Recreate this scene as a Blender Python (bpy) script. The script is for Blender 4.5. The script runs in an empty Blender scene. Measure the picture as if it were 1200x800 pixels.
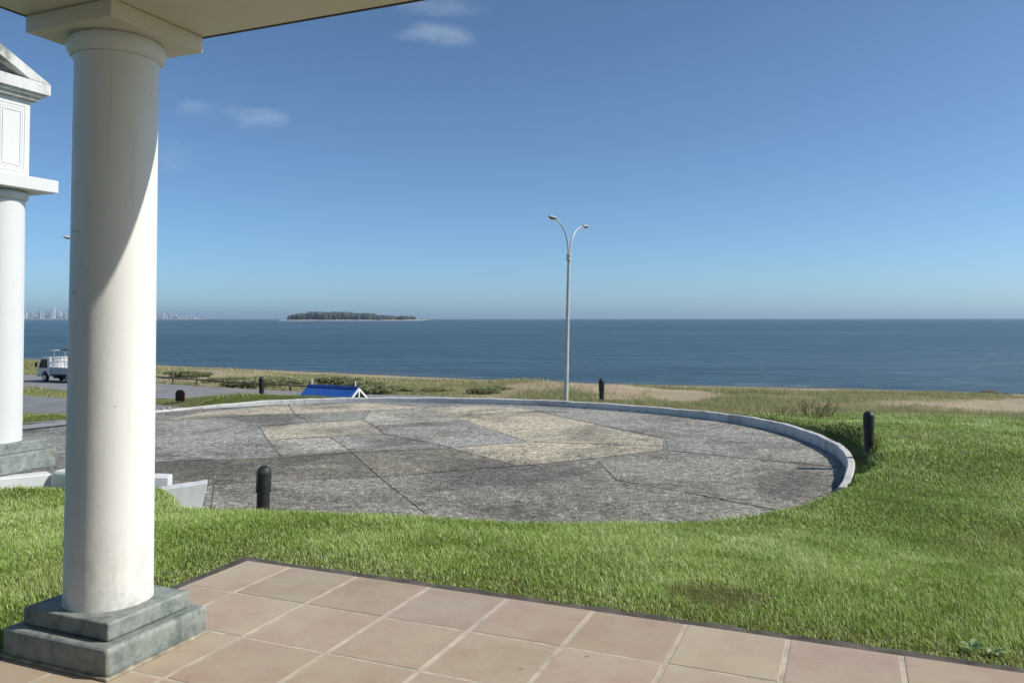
import bpy, bmesh, math, random
import numpy as np
from mathutils import Vector, Matrix

R = math.radians
random.seed(7)
rng = np.random.default_rng(11)
SC = bpy.context.scene
COL = SC.collection

# ------------------------------------------------------------------ camera, sky, sun, exposure
cam = bpy.data.cameras.new("camera")
cam.lens = 28.44
cam.shift_y = -58.0 / 1200.0
cam.sensor_width = 36.0
cam.clip_start = 0.05
cam.clip_end = 90000.0
camo = bpy.data.objects.new("camera", cam)
camo.location = (0, 0, 1.577)
camo.rotation_euler = (R(90 + 1.873), R(0.04), 0)
COL.objects.link(camo)
SC.camera = camo

SUN_EL, SUN_AZ = 40.0, 96.0          # azimuth clockwise from +Y (straight ahead)
world = bpy.data.worlds.new("World")
SC.world = world
world.use_nodes = True
wn, wl = world.node_tree.nodes, world.node_tree.links
wn.clear()
wout = wn.new("ShaderNodeOutputWorld")
bg = wn.new("ShaderNodeBackground")
bg.inputs[1].default_value = 0.113
sky = wn.new("ShaderNodeTexSky")
sky.sky_type = 'NISHITA'
sky.sun_disc = False
sky.sun_elevation = R(SUN_EL)
sky.sun_rotation = R(SUN_AZ)
sky.altitude = 0.0
sky.air_density = 0.6
sky.dust_density = 0.7
sky.ozone_density = 7.0
# thin wisps of cloud, placed by world direction
tc = wn.new("ShaderNodeTexCoord")
sep = wn.new("ShaderNodeSeparateXYZ")
wl.new(tc.outputs["Generated"], sep.inputs[0])


def wmath(op, a, b=None, clamp=False):
    n = wn.new("ShaderNodeMath")
    n.operation = op
    n.use_clamp = clamp
    for i, v in enumerate((a, b)):
        if v is None:
            continue
        if isinstance(v, (int, float)):
            n.inputs[i].default_value = v
        else:
            wl.new(v, n.inputs[i])
    return n.outputs[0]


cwn = wn.new("ShaderNodeTexNoise")
cwn.inputs["Scale"].default_value = 9.0
cwn.inputs["Detail"].default_value = 5.0
wl.new(tc.outputs["Generated"], cwn.inputs[0])
csc = wn.new("ShaderNodeSeparateColor")
wl.new(cwn.outputs[1], csc.inputs[0])
ysafe = wmath('MAXIMUM', sep.outputs[1], 0.05)
wa = wmath('ADD', wmath('DIVIDE', sep.outputs[0], ysafe), wmath('MULTIPLY', wmath('SUBTRACT', csc.outputs[0], 0.5), 0.10))
wb = wmath('ADD', wmath('DIVIDE', sep.outputs[2], ysafe), wmath('MULTIPLY', wmath('SUBTRACT', csc.outputs[1], 0.5), 0.045))
cn = wn.new("ShaderNodeTexNoise")
cn.inputs["Scale"].default_value = 17.0
cn.inputs["Detail"].default_value = 6.0
cn.inputs["Roughness"].default_value = 0.6
cmap = wn.new("ShaderNodeMapping")
cmap.inputs["Scale"].default_value = (1.0, 1.0, 2.6)
wl.new(tc.outputs["Generated"], cmap.inputs[0])
wl.new(cmap.outputs[0], cn.inputs[0])
csum = None
for a0, b0, sx, sy, st in ((-0.098, 0.352, 0.060, 0.020, 1.0), (-0.09, 0.392, 0.065, 0.018, 0.6),
                           (-0.326, 0.250, 0.040, 0.018, 0.9), (-0.385, 0.256, 0.035, 0.016, 0.6),
                           (-0.42, 0.20, 0.03, 0.02, 0.4)):
    u = wmath('DIVIDE', wmath('SUBTRACT', wa, a0), sx)
    v = wmath('DIVIDE', wmath('SUBTRACT', wb, b0), sy)
    rr = wmath('ADD', wmath('MULTIPLY', u, u), wmath('MULTIPLY', v, v))
    m = wmath('MULTIPLY', wmath('SUBTRACT', 1.0, rr, True), st)
    csum = m if csum is None else wmath('MAXIMUM', csum, m)
cdet = wmath('MULTIPLY', wmath('SUBTRACT', cn.outputs[0], 0.36, True), 4.2, True)
cfac = wmath('MULTIPLY', wmath('MULTIPLY', csum, cdet), 0.21, True)
tint = wn.new("ShaderNodeMix")
tint.data_type = 'RGBA'
tint.blend_type = 'MULTIPLY'
tint.inputs[0].default_value = 1.0
tint.inputs[7].default_value = (0.93, 1.05, 0.975, 1)
hs = wn.new("ShaderNodeHueSaturation")
hs.inputs["Saturation"].default_value = 0.95
wl.new(sky.outputs[0], hs.inputs["Color"])
wl.new(hs.outputs[0], tint.inputs[6])
cmix = wn.new("ShaderNodeMix")
cmix.data_type = 'RGBA'
cmix.inputs[7].default_value = (5.6, 6.2, 6.6, 1)
wl.new(cfac, cmix.inputs[0])
wl.new(tint.outputs[2], cmix.inputs[6])
wl.new(cmix.outputs[2], bg.inputs[0])
wl.new(bg.outputs[0], wout.inputs[0])

sl = bpy.data.lights.new("sun", 'SUN')
sl.energy = 3.6
sl.angle = R(0.53)
sl.color = (1.0, 0.955, 0.88)
so = bpy.data.objects.new("sun", sl)
sdir = Vector((math.sin(R(SUN_AZ)) * math.cos(R(SUN_EL)), math.cos(R(SUN_AZ)) * math.cos(R(SUN_EL)), math.sin(R(SUN_EL))))
so.rotation_euler = sdir.to_track_quat('Z', 'Y').to_euler()
so.location = (30, -5, 40)
COL.objects.link(so)

SC.view_settings.view_transform = 'Standard'
SC.view_settings.look = 'None'
SC.view_settings.exposure = 0.34
SC.view_settings.gamma = 1.0
SC.view_settings.use_curve_mapping = False
SC.render.engine = 'CYCLES'
SC.cycles.use_denoising = True
SC.cycles.max_bounces = 8
SC.cycles.volume_bounces = 0

# ------------------------------------------------------------------ helpers
def tag(o, label=None, cat=None, group=None, kind=None):
    if label: o["label"] = label
    if cat: o["category"] = cat
    if group: o["group"] = group
    if kind: o["kind"] = kind
    return o


def empty(name, loc, rz=0.0):
    o = bpy.data.objects.new(name, None)
    o.empty_display_size = 0.3
    o.location = loc
    o.rotation_euler = (0, 0, rz)
    COL.objects.link(o)
    return o


def copy_tree(o, parent=None):
    c = o.copy()
    COL.objects.link(c)
    if parent is not None:
        c.parent = parent
    for ch in list(o.children):
        copy_tree(ch, c)
    return c


class MB:
    """collects faces for ONE mesh object"""
    def __init__(s):
        s.v, s.f, s.sm = [], [], []

    def add(s, vs, fs, smooth=False, M=None):
        b = len(s.v)
        for p in vs:
            p = Vector(p)
            s.v.append(M @ p if M else p)
        for f in fs:
            s.f.append([b + i for i in f])
            s.sm.append(smooth)

    def box(s, c, d, M=None):
        x, y, z = c
        a, b, e = d[0] / 2, d[1] / 2, d[2] / 2
        vs = [(x + i * a, y + j * b, z + k * e) for i in (-1, 1) for j in (-1, 1) for k in (-1, 1)]
        s.add(vs, [(0, 1, 3, 2), (4, 6, 7, 5), (0, 4, 5, 1), (2, 3, 7, 6), (0, 2, 6, 4), (1, 5, 7, 3)], False, M)

    def prism(s, poly, axis, lo, hi, M=None):
        """polygon (a,b) extruded along axis"""
        def p(a, b, t):
            return {'x': (t, a, b), 'y': (a, t, b), 'z': (a, b, t)}[axis]
        n = len(poly)
        vs = [p(a, b, lo) for a, b in poly] + [p(a, b, hi) for a, b in poly]
        fs = [list(range(n))[::-1], list(range(n, 2 * n))]
        for i in range(n):
            j = (i + 1) % n
            fs.append([i, j, n + j, n + i])
        s.add(vs, fs, False, M)

    def lathe(s, prof, seg=48, c=(0, 0, 0), M=None, jit=None):
        vs, fs = [], []
        for r, z in prof:
            for k in range(seg):
                t = 2 * math.pi * k / seg
                vs.append((c[0] + r * math.cos(t), c[1] + r * math.sin(t), c[2] + z))
        n = len(prof)
        for i in range(n - 1):
            for k in range(seg):
                k2 = (k + 1) % seg
                fs.append((i * seg + k, i * seg + k2, (i + 1) * seg + k2, (i + 1) * seg + k))
        s.add(vs, fs, True, M)
        s.add([vs[k] for k in range(seg)], [list(range(seg))[::-1]], False, M)
        s.add([vs[(n - 1) * seg + k] for k in range(seg)], [list(range(seg))], False, M)

    def tube(s, pts, rad, seg=10, M=None):
        pts = [Vector(p) for p in pts]
        if not hasattr(rad, '__len__'): rad = [rad] * len(pts)
        vs, fs = [], []
        up = Vector((0, 0, 1))
        prevn = None
        for i, p in enumerate(pts):
            t = (pts[min(i + 1, len(pts) - 1)] - pts[max(i - 1, 0)]).normalized()
            if prevn is None:
                nrm = t.cross(up)
                if nrm.length < 1e-3: nrm = t.cross(Vector((1, 0, 0)))
            else:
                nrm = prevn - t * prevn.dot(t)
            nrm.normalize()
            prevn = nrm
            b = t.cross(nrm)
            for k in range(seg):
                a = 2 * math.pi * k / seg
                vs.append(p + (nrm * math.cos(a) + b * math.sin(a)) * rad[i])
        for i in range(len(pts) - 1):
            for k in range(seg):
                k2 = (k + 1) % seg
                fs.append((i * seg + k, i * seg + k2, (i + 1) * seg + k2, (i + 1) * seg + k))
        s.add(vs, fs, True, M)
        s.add(vs[:seg], [list(range(seg))[::-1]], False, M)
        s.add(vs[-seg:], [list(range(seg))], False, M)

    def build(s, name, mat, parent=None, bevel=0.0, segs=2, loc=None):
        me = bpy.data.meshes.new(name)
        me.from_pydata([tuple(p) for p in s.v], [], s.f)
        bm = bmesh.new()
        bm.from_mesh(me)
        bmesh.ops.remove_doubles(bm, verts=bm.verts, dist=1e-5)
        bmesh.ops.recalc_face_normals(bm, faces=bm.faces)
        bm.to_mesh(me)
        bm.free()
        if any(s.sm):
            me.shade_smooth()
            try:
                me.set_sharp_from_angle(angle=R(38))
            except Exception:
                pass
        me.materials.append(mat)
        o = bpy.data.objects.new(name, me)
        COL.objects.link(o)
        if parent is not None: o.parent = parent
        if loc is not None: o.location = loc
        if bevel > 0:
            bv = o.modifiers.new("bevel", 'BEVEL')
            bv.width = bevel
            bv.segments = segs
            bv.limit_method = 'ANGLE'
            bv.angle_limit = R(35)
        return o


class NT:
    """tiny node-material builder"""
    def __init__(s, name, rough=0.7, spec=0.3, metal=0.0):
        s.m = bpy.data.materials.new(name)
        s.m.use_nodes = True
        s.n, s.l = s.m.node_tree.nodes, s.m.node_tree.links
        s.b = s.n["Principled BSDF"]
        s.out = s.n["Material Output"]
        s.b.inputs["Roughness"].default_value = rough
        s.b.inputs["Specular IOR Level"].default_value = spec
        s.b.inputs["Metallic"].default_value = metal
        s.tc = s.n.new("ShaderNodeTexCoord")
        s.geo = None

    def set(s, sock, v):
        if hasattr(v, 'is_linked') or hasattr(v, 'links'):
            s.l.new(v, sock)
        else:
            if hasattr(v, '__len__') and len(v) == 3 and sock.type == 'RGBA': v = (*v, 1)
            sock.default_value = v

    def obj(s, scale=(1, 1, 1), rot=(0, 0, 0), loc=(0, 0, 0), src="Object"):
        mp = s.n.new("ShaderNodeMapping")
        mp.inputs["Scale"].default_value = scale
        mp.inputs["Rotation"].default_value = rot
        mp.inputs["Location"].default_value = loc
        s.l.new(s.tc.outputs[src], mp.inputs[0])
        return mp.outputs[0]

    def noise(s, scale, detail=4, rough=0.55, vec=None, col=False, dist=0.0):
        n = s.n.new("ShaderNodeTexNoise")
        n.inputs["Scale"].default_value = scale
        n.inputs["Detail"].default_value = detail
        n.inputs["Roughness"].default_value = rough
        n.inputs["Distortion"].default_value = dist
        s.l.new(vec if vec is not None else s.tc.outputs["Object"], n.inputs["Vector"])
        return n.outputs[1 if col else 0]

    def voro(s, scale, feature='F1', vec=None, out=0, rnd=1.0):
        n = s.n.new("ShaderNodeTexVoronoi")
        n.feature = feature
        n.inputs["Scale"].default_value = scale
        n.inputs["Randomness"].default_value = rnd
        s.l.new(vec if vec is not None else s.tc.outputs["Object"], n.inputs["Vector"])
        return n.outputs[out]

    def ramp(s, fac, stops):
        n = s.n.new("ShaderNodeValToRGB")
        cr = n.color_ramp
        while len(cr.elements) < len(stops): cr.elements.new(0.5)
        for e, (p, c) in zip(cr.elements, stops):
            e.position = p
            e.color = (*c, 1) if hasattr(c, '__len__') else (c, c, c, 1)
        s.l.new(fac, n.inputs[0])
        return n.outputs[0]

    def mix(s, fac, a, b, mode='MIX'):
        n = s.n.new("ShaderNodeMix")
        n.data_type = 'RGBA'
        n.blend_type = mode
        s.set(n.inputs[0], fac)
        s.set(n.inputs[6], a)
        s.set(n.inputs[7], b)
        return n.outputs[2]

    def math(s, op, a, b=0.0, clamp=False):
        n = s.n.new("ShaderNodeMath")
        n.operation = op
        n.use_clamp = clamp
        s.set(n.inputs[0], a)
        s.set(n.inputs[1], b)
        return n.outputs[0]

    def attr(s, name, out="Color"):
        n = s.n.new("ShaderNodeAttribute")
        n.attribute_name = name
        return n.outputs[out]

    def bump(s, h, strength=0.3, dist=0.02, normal=None):
        n = s.n.new("ShaderNodeBump")
        n.inputs["Strength"].default_value = strength
        n.inputs["Distance"].default_value = dist
        s.l.new(h, n.inputs["Height"])
        if normal is not None: s.l.new(normal, n.inputs["Normal"])
        s.l.new(n.outputs[0], s.b.inputs["Normal"])
        return n.outputs[0]

    def color(s, c):
        s.set(s.b.inputs["Base Color"], c)
        return s


def simple(name, col, rough=0.6, spec=0.3, metal=0.0, var=0.12, scale=6.0, bump=0.0):
    m = NT(name, rough, spec, metal)
    f = m.noise(scale, 5, 0.6)
    lo = tuple(c * (1 - var) for c in col)
    hi = tuple(min(1, c * (1 + var)) for c in col)
    m.color(m.ramp(f, [(0.3, lo), (0.7, hi)]))
    if bump: m.bump(m.noise(scale * 12, 3), bump, 0.01)
    return m.m


# --- value noise for mesh work
def vnoise(x, y, seed=0):
    xi, yi = np.floor(x).astype(np.int64), np.floor(y).astype(np.int64)
    xf, yf = x - xi, y - yi
    def h(a, b):
        n = (a * 374761393 + b * 668265263 + seed * 1442695041) & 0x7fffffff
        n = ((n ^ (n >> 13)) * 1274126177) & 0x7fffffff
        return ((n ^ (n >> 16)) & 0xffff) / 65535.0
    u, v = xf * xf * (3 - 2 * xf), yf * yf * (3 - 2 * yf)
    return (h(xi, yi) * (1 - u) + h(xi + 1, yi) * u) * (1 - v) + (h(xi, yi + 1) * (1 - u) + h(xi + 1, yi + 1) * u) * v


def fbm(x, y, sc, seed=0, oc=4):
    s, a, t = 0.0, 1.0, 0.0
    for k in range(oc):
        s = s + a * vnoise(x / sc, y / sc, seed + k * 17)
        t += a
        a *= 0.5
        sc = sc / 2.03
    return s / t


def sstep(a, b, x):
    t = np.clip((x - a) / (b - a), 0, 1)
    return t * t * (3 - 2 * t)

# ------------------------------------------------------------------ plan of the place
TH = -0.398
EX = Vector((math.cos(TH), math.sin(TH), 0))           # along the terrace front
NX = Vector((-math.sin(TH), math.cos(TH), 0))          # outward from the terrace
OX = Vector((-1.4197, 5.160, 0))                       # first joint on the front edge
TILE = 0.5
MT = Matrix(((EX.x, NX.x, 0, OX.x), (EX.y, NX.y, 0, OX.y), (0, 0, 1, 0), (0, 0, 0, 1)))  # terrace frame -> world
SEA = -6.4
PZ = -0.85                                             # forecourt paving level
KH = 0.25                                              # kerb height at its tallest, right


def kerb_h(x):
    return np.interp(x, [-9.2, -6.6, -4.2, -1.3, 0.8, 3.7, 5.6], [0.09, 0.12, 0.13, 0.15, 0.155, 0.16, 0.20])


# kerb line (inner foot), anticlockwise seen from above
KPTS = [(4.45, 11.15), (4.70, 11.55), (5.16, 12.55), (5.50, 13.6), (5.67, 14.51), (5.72, 16.1), (5.45, 17.67), (4.75, 19.1), (3.74, 20.3),
        (2.4, 21.4), (0.8, 22.3), (-1.32, 22.95), (-2.9, 23.2), (-4.4, 23.25), (-5.6, 23.05), (-6.75, 22.6), (-8.1, 21.75), (-9.2, 20.7)]


def spline(pts, n=8):
    P = [np.array(p, float) for p in pts]
    P = [2 * P[0] - P[1]] + P + [2 * P[-1] - P[-2]]
    out = []
    for i in range(1, len(P) - 2):
        for k in range(n):
            t = k / n
            a, b, c, d = P[i - 1], P[i], P[i + 1], P[i + 2]
            out.append(0.5 * ((2 * b) + (-a + c) * t + (2 * a - 5 * b + 4 * c - d) * t * t + (-a + 3 * b - 3 * c + d) * t ** 3))
    out.append(P[-2])
    return np.array(out)


KERB = spline(KPTS, 8) * 1.012
PLAZA = [tuple(p) for p in KERB] + [(-10.1, 19.8), (-10.75, 18.9), (-11.3, 18.0), (-13.4, 16.4), (-16.5, 14.6), (-16.5, 12.6), (-9.0, 11.2), (-7.6, 10.6),
                                    (-6.0, 8.0), (-3.0, 6.6), (0.0, 6.6), (2.5, 7.6), (4.0, 9.4), (4.55, 10.8)]
PLAZA = np.array(PLAZA)
PLAZA[len(KERB):] *= 1.012
ELX = [-20, -9.0, -7.6, -6.4, -5.2, -4.35, -3.97, -3.5, -1.7, 0.0, 1.85, 3.2, 4.28, 4.75, 5.0, 30]
ELY = [12.3, 11.75, 11.35, 11.05, 10.80, 10.4, 9.85, 8.95, 7.75, 7.72, 8.5, 9.4, 10.5, 11.3, 12.2, 60]


ELX, ELY = np.array(ELX) * 1.012, np.array(ELY) * 1.012


def lawn_edge(x):
    return np.interp(x, ELX, ELY)


def seg_dist(px, py, poly, closed=False):
    best = np.full(px.shape, 1e9)
    n = len(poly)
    for i in range(n if closed else n - 1):
        a, b = poly[i], poly[(i + 1) % n]
        dx, dy = b[0] - a[0], b[1] - a[1]
        L = dx * dx + dy * dy + 1e-12
        t = np.clip(((px - a[0]) * dx + (py - a[1]) * dy) / L, 0, 1)
        best = np.minimum(best, np.hypot(px - a[0] - t * dx, py - a[1] - t * dy))
    return best


def inside(px, py, poly):
    c = np.zeros(px.shape, bool)
    n = len(poly)
    for i in range(n):
        x1, y1 = poly[i]
        x2, y2 = poly[(i + 1) % n]
        if y1 == y2: continue
        c ^= ((y1 > py) != (y2 > py)) & (px < (x2 - x1) * (py - y1) / (y2 - y1) + x1)
    return c


def shore(x, y):
    """metres inland from the water's edge"""
    s = (x - 39) * 0.894 - (y - 92) * 0.447
    d = -((x - 39) * 0.447 + (y - 92) * 0.894)
    off = np.interp(s, [-400, -152, -112, -83, -53, -34, -15, 0, 13, 400], [-1, -1, 2, 3.6, 5.6, 6.6, 3.2, 0.2, -0.9, -1])
    return d - off


PD = [-400, -60, -5, 0, 8, 20, 29, 40, 46, 56, 63, 71, 75.5, 79, 86, 400]
PZZ = [-12, -9.4, -6.75, SEA, -6.0, -5.35, -4.6, -4.55, -4.25, -4.2, -3.45, -2.0, -1.0, -0.66, -0.56, -0.5]

ROAD = spline([(-330, 226), (-120, 116.5), (-62, 85.4), (-45.0, 76.9), (-29.2, 66.0), (-18.8, 60.8), (-8, 57.0), (0, 53.5), (10, 49), (20, 44.2), (45, 32), (120, -4)], 6)
DRIVE = spline([(-60, 49.0), (-30, 35.6), (-19, 30.0), (-16.6, 28.7), (-14.2, 27.3), (-12.2, 26.0), (-11.2, 24.6), (-10.9, 22.5), (-10.75, 20.5), (-10.7, 18.9)], 8)
TERR_U = (-0.355, 14.0)
TERR_V = (-9.0, 0.044)


def terr_dist(x, y):
    u = (x - OX.x) * EX.x + (y - OX.y) * EX.y
    v = (x - OX.x) * NX.x + (y - OX.y) * NX.y
    du = np.maximum(np.maximum(TERR_U[0] - 0.112 - u, u - TERR_U[1]), 0)
    dv = np.maximum(v - TERR_V[1] - 0.112, 0)
    ins = (du == 0) & (dv == 0)
    return np.hypot(du, dv), ins


def ground(x, y, full=False):
    x = np.asarray(x, float)
    y = np.asarray(y, float)
    D = shore(x, y)
    z = np.interp(D, PD, PZZ)
    dune = sstep(14, 26, D) * (1 - sstep(40, 46, D))
    nz = fbm(x + 31, y - 12, 17, 3, 4) - 0.5
    z = z + dune * (nz * 2.0 + 0.1)
    z = z + sstep(55, 62, D) * (1 - sstep(76, 80, D)) * (fbm(x, y, 7, 9, 3) - 0.5) * 0.5
    # ground falls away to the left of the forecourt
    z = z - sstep(-9.5, -15, -(-x)) * 0 - (1 - sstep(-15.5, -9.5, x)) * 0.75 * sstep(66, 80, D)
    # lawn falling from the terrace
    dt, ins = terr_dist(x, y)
    lawnz = -0.035 - 0.52 * sstep(0.0, 5.0, dt) + 0.02 * (fbm(x, y, 1.1, 5, 3) - 0.5) * sstep(0, .5, dt)
    lawnz = lawnz - 0.13 * (1 - sstep(-6.2, -4.4, x)) * sstep(8.0, 9.5, y)
    w = 1 - sstep(9.0, 15.0, dt)
    # left of the forecourt the lawn blend stops at the kerb line
    z = z * (1 - w) + lawnz * w
    z = np.where(ins, -0.12, z)
    # low bank behind the right-hand kerb
    kd = seg_dist(x, y, KERB)
    inp = inside(x, y, PLAZA)
    E = lawn_edge(x)
    nearlawn = (y < E) & (x > -20) & (x < 5.2)
    right = sstep(2.0, 5.5, x) * sstep(10, 12, y) * (1 - sstep(15.0, 17.5, y))
    z = z + np.where(~inp, right * 0.20 * sstep(0.13, 0.30, kd) * (1 - sstep(1.2, 5, kd)), 0)
    # outside of the kerb the ground meets the kerb a little below its top
    edge = (1 - sstep(0.15, 0.6, kd)) * (~inp)
    z = z * (1 - edge) + np.minimum(z, PZ + kerb_h(x) - 0.03) * edge
    # roads
    rd = seg_dist(x, y, ROAD)
    wr = 1 - sstep(4.6, 6.8, rd)
    z = z * (1 - wr) + (-4.26) * wr
    dd = seg_dist(x, y, DRIVE)
    zd = -1.45 + np.clip(np.interp(y, [18.6, 20.5, 23, 27, 60], [0.585, 0.45, 0.2, 0.0, -0.4]), -1, 1)
    dhw = np.interp(y, [23.5, 27], [1.25, 2.1])
    wd = 1 - sstep(dhw, dhw + 1.5, dd)
    wd = wd * (~inp)
    z = z * (1 - wd) + (zd - 0.05) * wd
    # below the paving
    pin = (inp | (kd < 0.11)) & ~nearlawn
    bank = np.where(inp & nearlawn, sstep(0.0, 0.30, E - y), 0)
    z = np.where(pin, PZ - 0.10, z)
    z = np.where(inp & nearlawn, (PZ - 0.10) * (1 - bank) + z * bank, z)
    if full:
        return z, D, dt, ins, kd, inp, nearlawn, rd, dd, pin
    return z


def zat(x, y):
    return float(ground(np.array([float(x)]), np.array([float(y)]))[0])


# ------------------------------------------------------------------ finding where a line of sight meets the ground
F_, P_ = 948.0, R(-1.873)
def ray(px, py):
    a, u = (px - 600) / F_, -(py - 342) / F_
    return Vector((a, math.cos(P_) + u * math.sin(P_), u * math.cos(P_) - math.sin(P_)))


def hit(px, py, t0=8.0, t1=260.0):
    r = ray(px, py)
    t = np.linspace(t0, t1, 6000)
    z = ground(r.x * t, r.y * t)
    i = np.argmax(1.577 + r.z * t <= z)
    return Vector((r.x * t[i], r.y * t[i], float(z[i])))


def at_y(px, py, Y):
    r = ray(px, py)
    return Vector((r.x, r.y, r.z)) * (Y / r.y) + Vector((0, 0, 1.577))


# ------------------------------------------------------------------ materials of the setting
def mat_ground():
    m = NT("ground_cover", 0.95, 0.1)
    w = m.n.new("ShaderNodeAttribute")
    w.attribute_name = "cover"
    sepc = m.n.new("ShaderNodeSeparateColor")
    m.l.new(w.outputs["Color"], sepc.inputs[0])
    n1 = m.noise(0.35, 6, 0.65)
    n2 = m.noise(6.0, 6, 0.7)
    n3 = m.noise(60.0, 3, 0.7)
    mixn = m.math('ADD', m.math('MULTIPLY', n1, 0.5), m.math('MULTIPLY', n2, 0.5))
    rough = m.ramp(mixn, [(0.36, (0.13, 0.13, 0.05)), (0.5, (0.22, 0.20, 0.09)), (0.64, (0.33, 0.27, 0.15))])
    lawn = m.ramp(m.math('ADD', m.math('MULTIPLY', n2, 0.5), m.math('MULTIPLY', n3, 0.5)),
                  [(0.35, (0.045, 0.055, 0.014)), (0.52, (0.085, 0.105, 0.028)), (0.68, (0.16, 0.165, 0.055))])
    sand = m.ramp(m.math('ADD', m.math('MULTIPLY', n1, 0.6), m.math('MULTIPLY', n2, 0.4)),
                  [(0.35, (0.36, 0.28, 0.19)), (0.65, (0.50, 0.40, 0.28))])
    wet = m.mix(sepc.outputs[2], sand, (0.20, 0.15, 0.10))
    c = m.mix(sepc.outputs[1], rough, wet)
    c = m.mix(sepc.outputs[0], c, lawn)
    m.color(c)
    m.bump(m.math('ADD', n2, m.math('MULTIPLY', n3, 0.4)), 0.5, 0.06)
    return m.m


def mat_paving():
    m = NT("aggregate_paving", 0.88, 0.25)
    tone = m.attr("tint")
    st = m.noise(0.42, 6, 0.66, dist=0.5)
    c = m.mix(m.ramp(st, [(0.38, 0.72), (0.55, 0.0)]), tone, (0.085, 0.080, 0.068))
    st2 = m.noise(0.75, 7, 0.7, vec=m.obj(loc=(7, 3, 0)))
    c = m.mix(m.ramp(st2, [(0.52, 0.0), (0.68, 0.65)]), c, (0.33, 0.305, 0.25))
    st3 = m.noise(1.6, 6, 0.7, vec=m.obj(loc=(2, 13, 0), scale=(0.6, 1.4, 1), rot=(0, 0, R(-20))))
    c = m.mix(m.ramp(st3, [(0.56, 0.0), (0.72, 0.5)]), c, (0.06, 0.056, 0.048))
    v = m.voro(44.0, out=1)
    ag = m.n.new("ShaderNodeSeparateColor")
    m.l.new(v, ag.inputs[0])
    fl = m.noise(24.0, 4, 0.72)
    c = m.mix(1.0, c, m.ramp(fl, [(0.36, 0.55), (0.50, 0.95), (0.60, 1.25), (0.69, 1.9)]), 'MULTIPLY')
    sp = m.ramp(ag.outputs[0], [(0.0, 0.55), (0.45, 0.92), (0.75, 1.1), (0.88, 1.5), (1.0, 2.1)])
    c = m.mix(0.75, c, m.mix(1.0, c, sp, 'MULTIPLY'))
    grit = m.noise(7.0, 7, 0.78)
    c = m.mix(0.75, c, m.mix(1.0, c, m.ramp(grit, [(0.34, 0.40), (0.66, 1.95)]), 'MULTIPLY'))
    m.color(c)
    m.bump(m.voro(44.0), 0.45, 0.015)
    return m.m


def mat_asphalt(name, base):
    m = NT(name, 0.9, 0.25)
    n = m.noise(0.8, 6, 0.6)
    c = m.ramp(n, [(0.3, tuple(b * 0.8 for b in base)), (0.7, tuple(b * 1.2 for b in base))])
    ag = m.noise(60, 3, 0.8)
    c = m.mix(0.6, c, m.mix(1.0, c, m.ramp(ag, [(0.3, 0.5), (0.7, 1.6)]), 'MULTIPLY'))
    m.color(c)
    m.bump(ag, 0.3, 0.01)
    return m.m


def mat_painted(name, col, stain=0.5, seed=0.0, low=0.0):
    """painted render with hairline dirt, drips and worn scratches"""
    m = NT(name, 0.5, 0.35)
    v = m.obj(loc=(seed, seed * 1.7, seed * 0.3))
    big = m.noise(1.7, 5, 0.6, vec=v)
    c = m.ramp(big, [(0.3, tuple(x * 0.95 for x in col)), (0.7, col)])
    streak = m.noise(2.0, 6, 0.7, vec=m.obj(scale=(9, 9, 0.8), loc=(seed, 0, 0)))
    c = m.mix(m.math('MULTIPLY', m.ramp(streak, [(0.56, 0.0), (0.78, 1.0)]), 0.22 * stain), c, (0.36, 0.35, 0.30))
    spots = m.noise(5.5, 2, 0.5, vec=m.obj(scale=(1, 1, 1.3), loc=(seed + 3, 0, 0)))
    c = m.mix(m.math('MULTIPLY', m.ramp(spots, [(0.775, 0.0), (0.79, 1.0)]), 0.4 * stain), c, (0.38, 0.36, 0.33))
    if low:
        sz = m.n.new("ShaderNodeSeparateXYZ")
        m.l.new(m.tc.outputs["Object"], sz.inputs[0])
        g = m.ramp(m.math('MULTIPLY', sz.outputs[2], 1.0), [(0.22, 1.0), (0.62, 0.0)])
        sp_ = m.noise(7, 7, 0.75, vec=m.obj(scale=(1, 1, 0.7), loc=(2, 5, 1)))
        c = m.mix(m.math('MULTIPLY', g, m.ramp(sp_, [(0.46, 0.0), (0.66, 0.75)])), c, (0.40, 0.37, 0.30))
        chip = m.noise(9, 2, 0.5, vec=m.obj(scale=(1, 1, 1.6), loc=(9, 1, 4)))
        c = m.mix(m.ramp(chip, [(0.752, 0.0), (0.762, 0.7)]), c, (0.45, 0.43, 0.39))
    m.color(c)
    fine = m.noise(38, 4, 0.6)
    trowel = m.noise(3.2, 4, 0.6, vec=m.obj(scale=(1, 1, 0.45), rot=(0.3, 0.2, 0.4)))
    m.bump(m.math('ADD', m.math('MULTIPLY', fine, 0.30), m.math('MULTIPLY', trowel, 1.6)), 0.16, 0.014)
    return m.m


def mat_kerb():
    m = NT("worn_whitewashed_concrete", 0.8, 0.2)
    n = m.noise(1.3, 7, 0.72)
    c = m.ramp(n, [(0.36, (0.66, 0.655, 0.63)), (0.52, (0.60, 0.59, 0.56)), (0.60, (0.42, 0.41, 0.38)), (0.74, (0.25, 0.24, 0.22))])
    d = m.noise(6, 7, 0.75, vec=m.obj(scale=(1, 1, 0.5), loc=(3, 1, 0)))
    c = m.mix(m.ramp(d, [(0.56, 0.0), (0.70, 0.7)]), c, (0.20, 0.19, 0.165))
    m.color(c)
    m.bump(m.math('ADD', m.noise(40, 4, 0.7), m.noise(9, 5, 0.7)), 0.35, 0.012)
    return m.m


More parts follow.
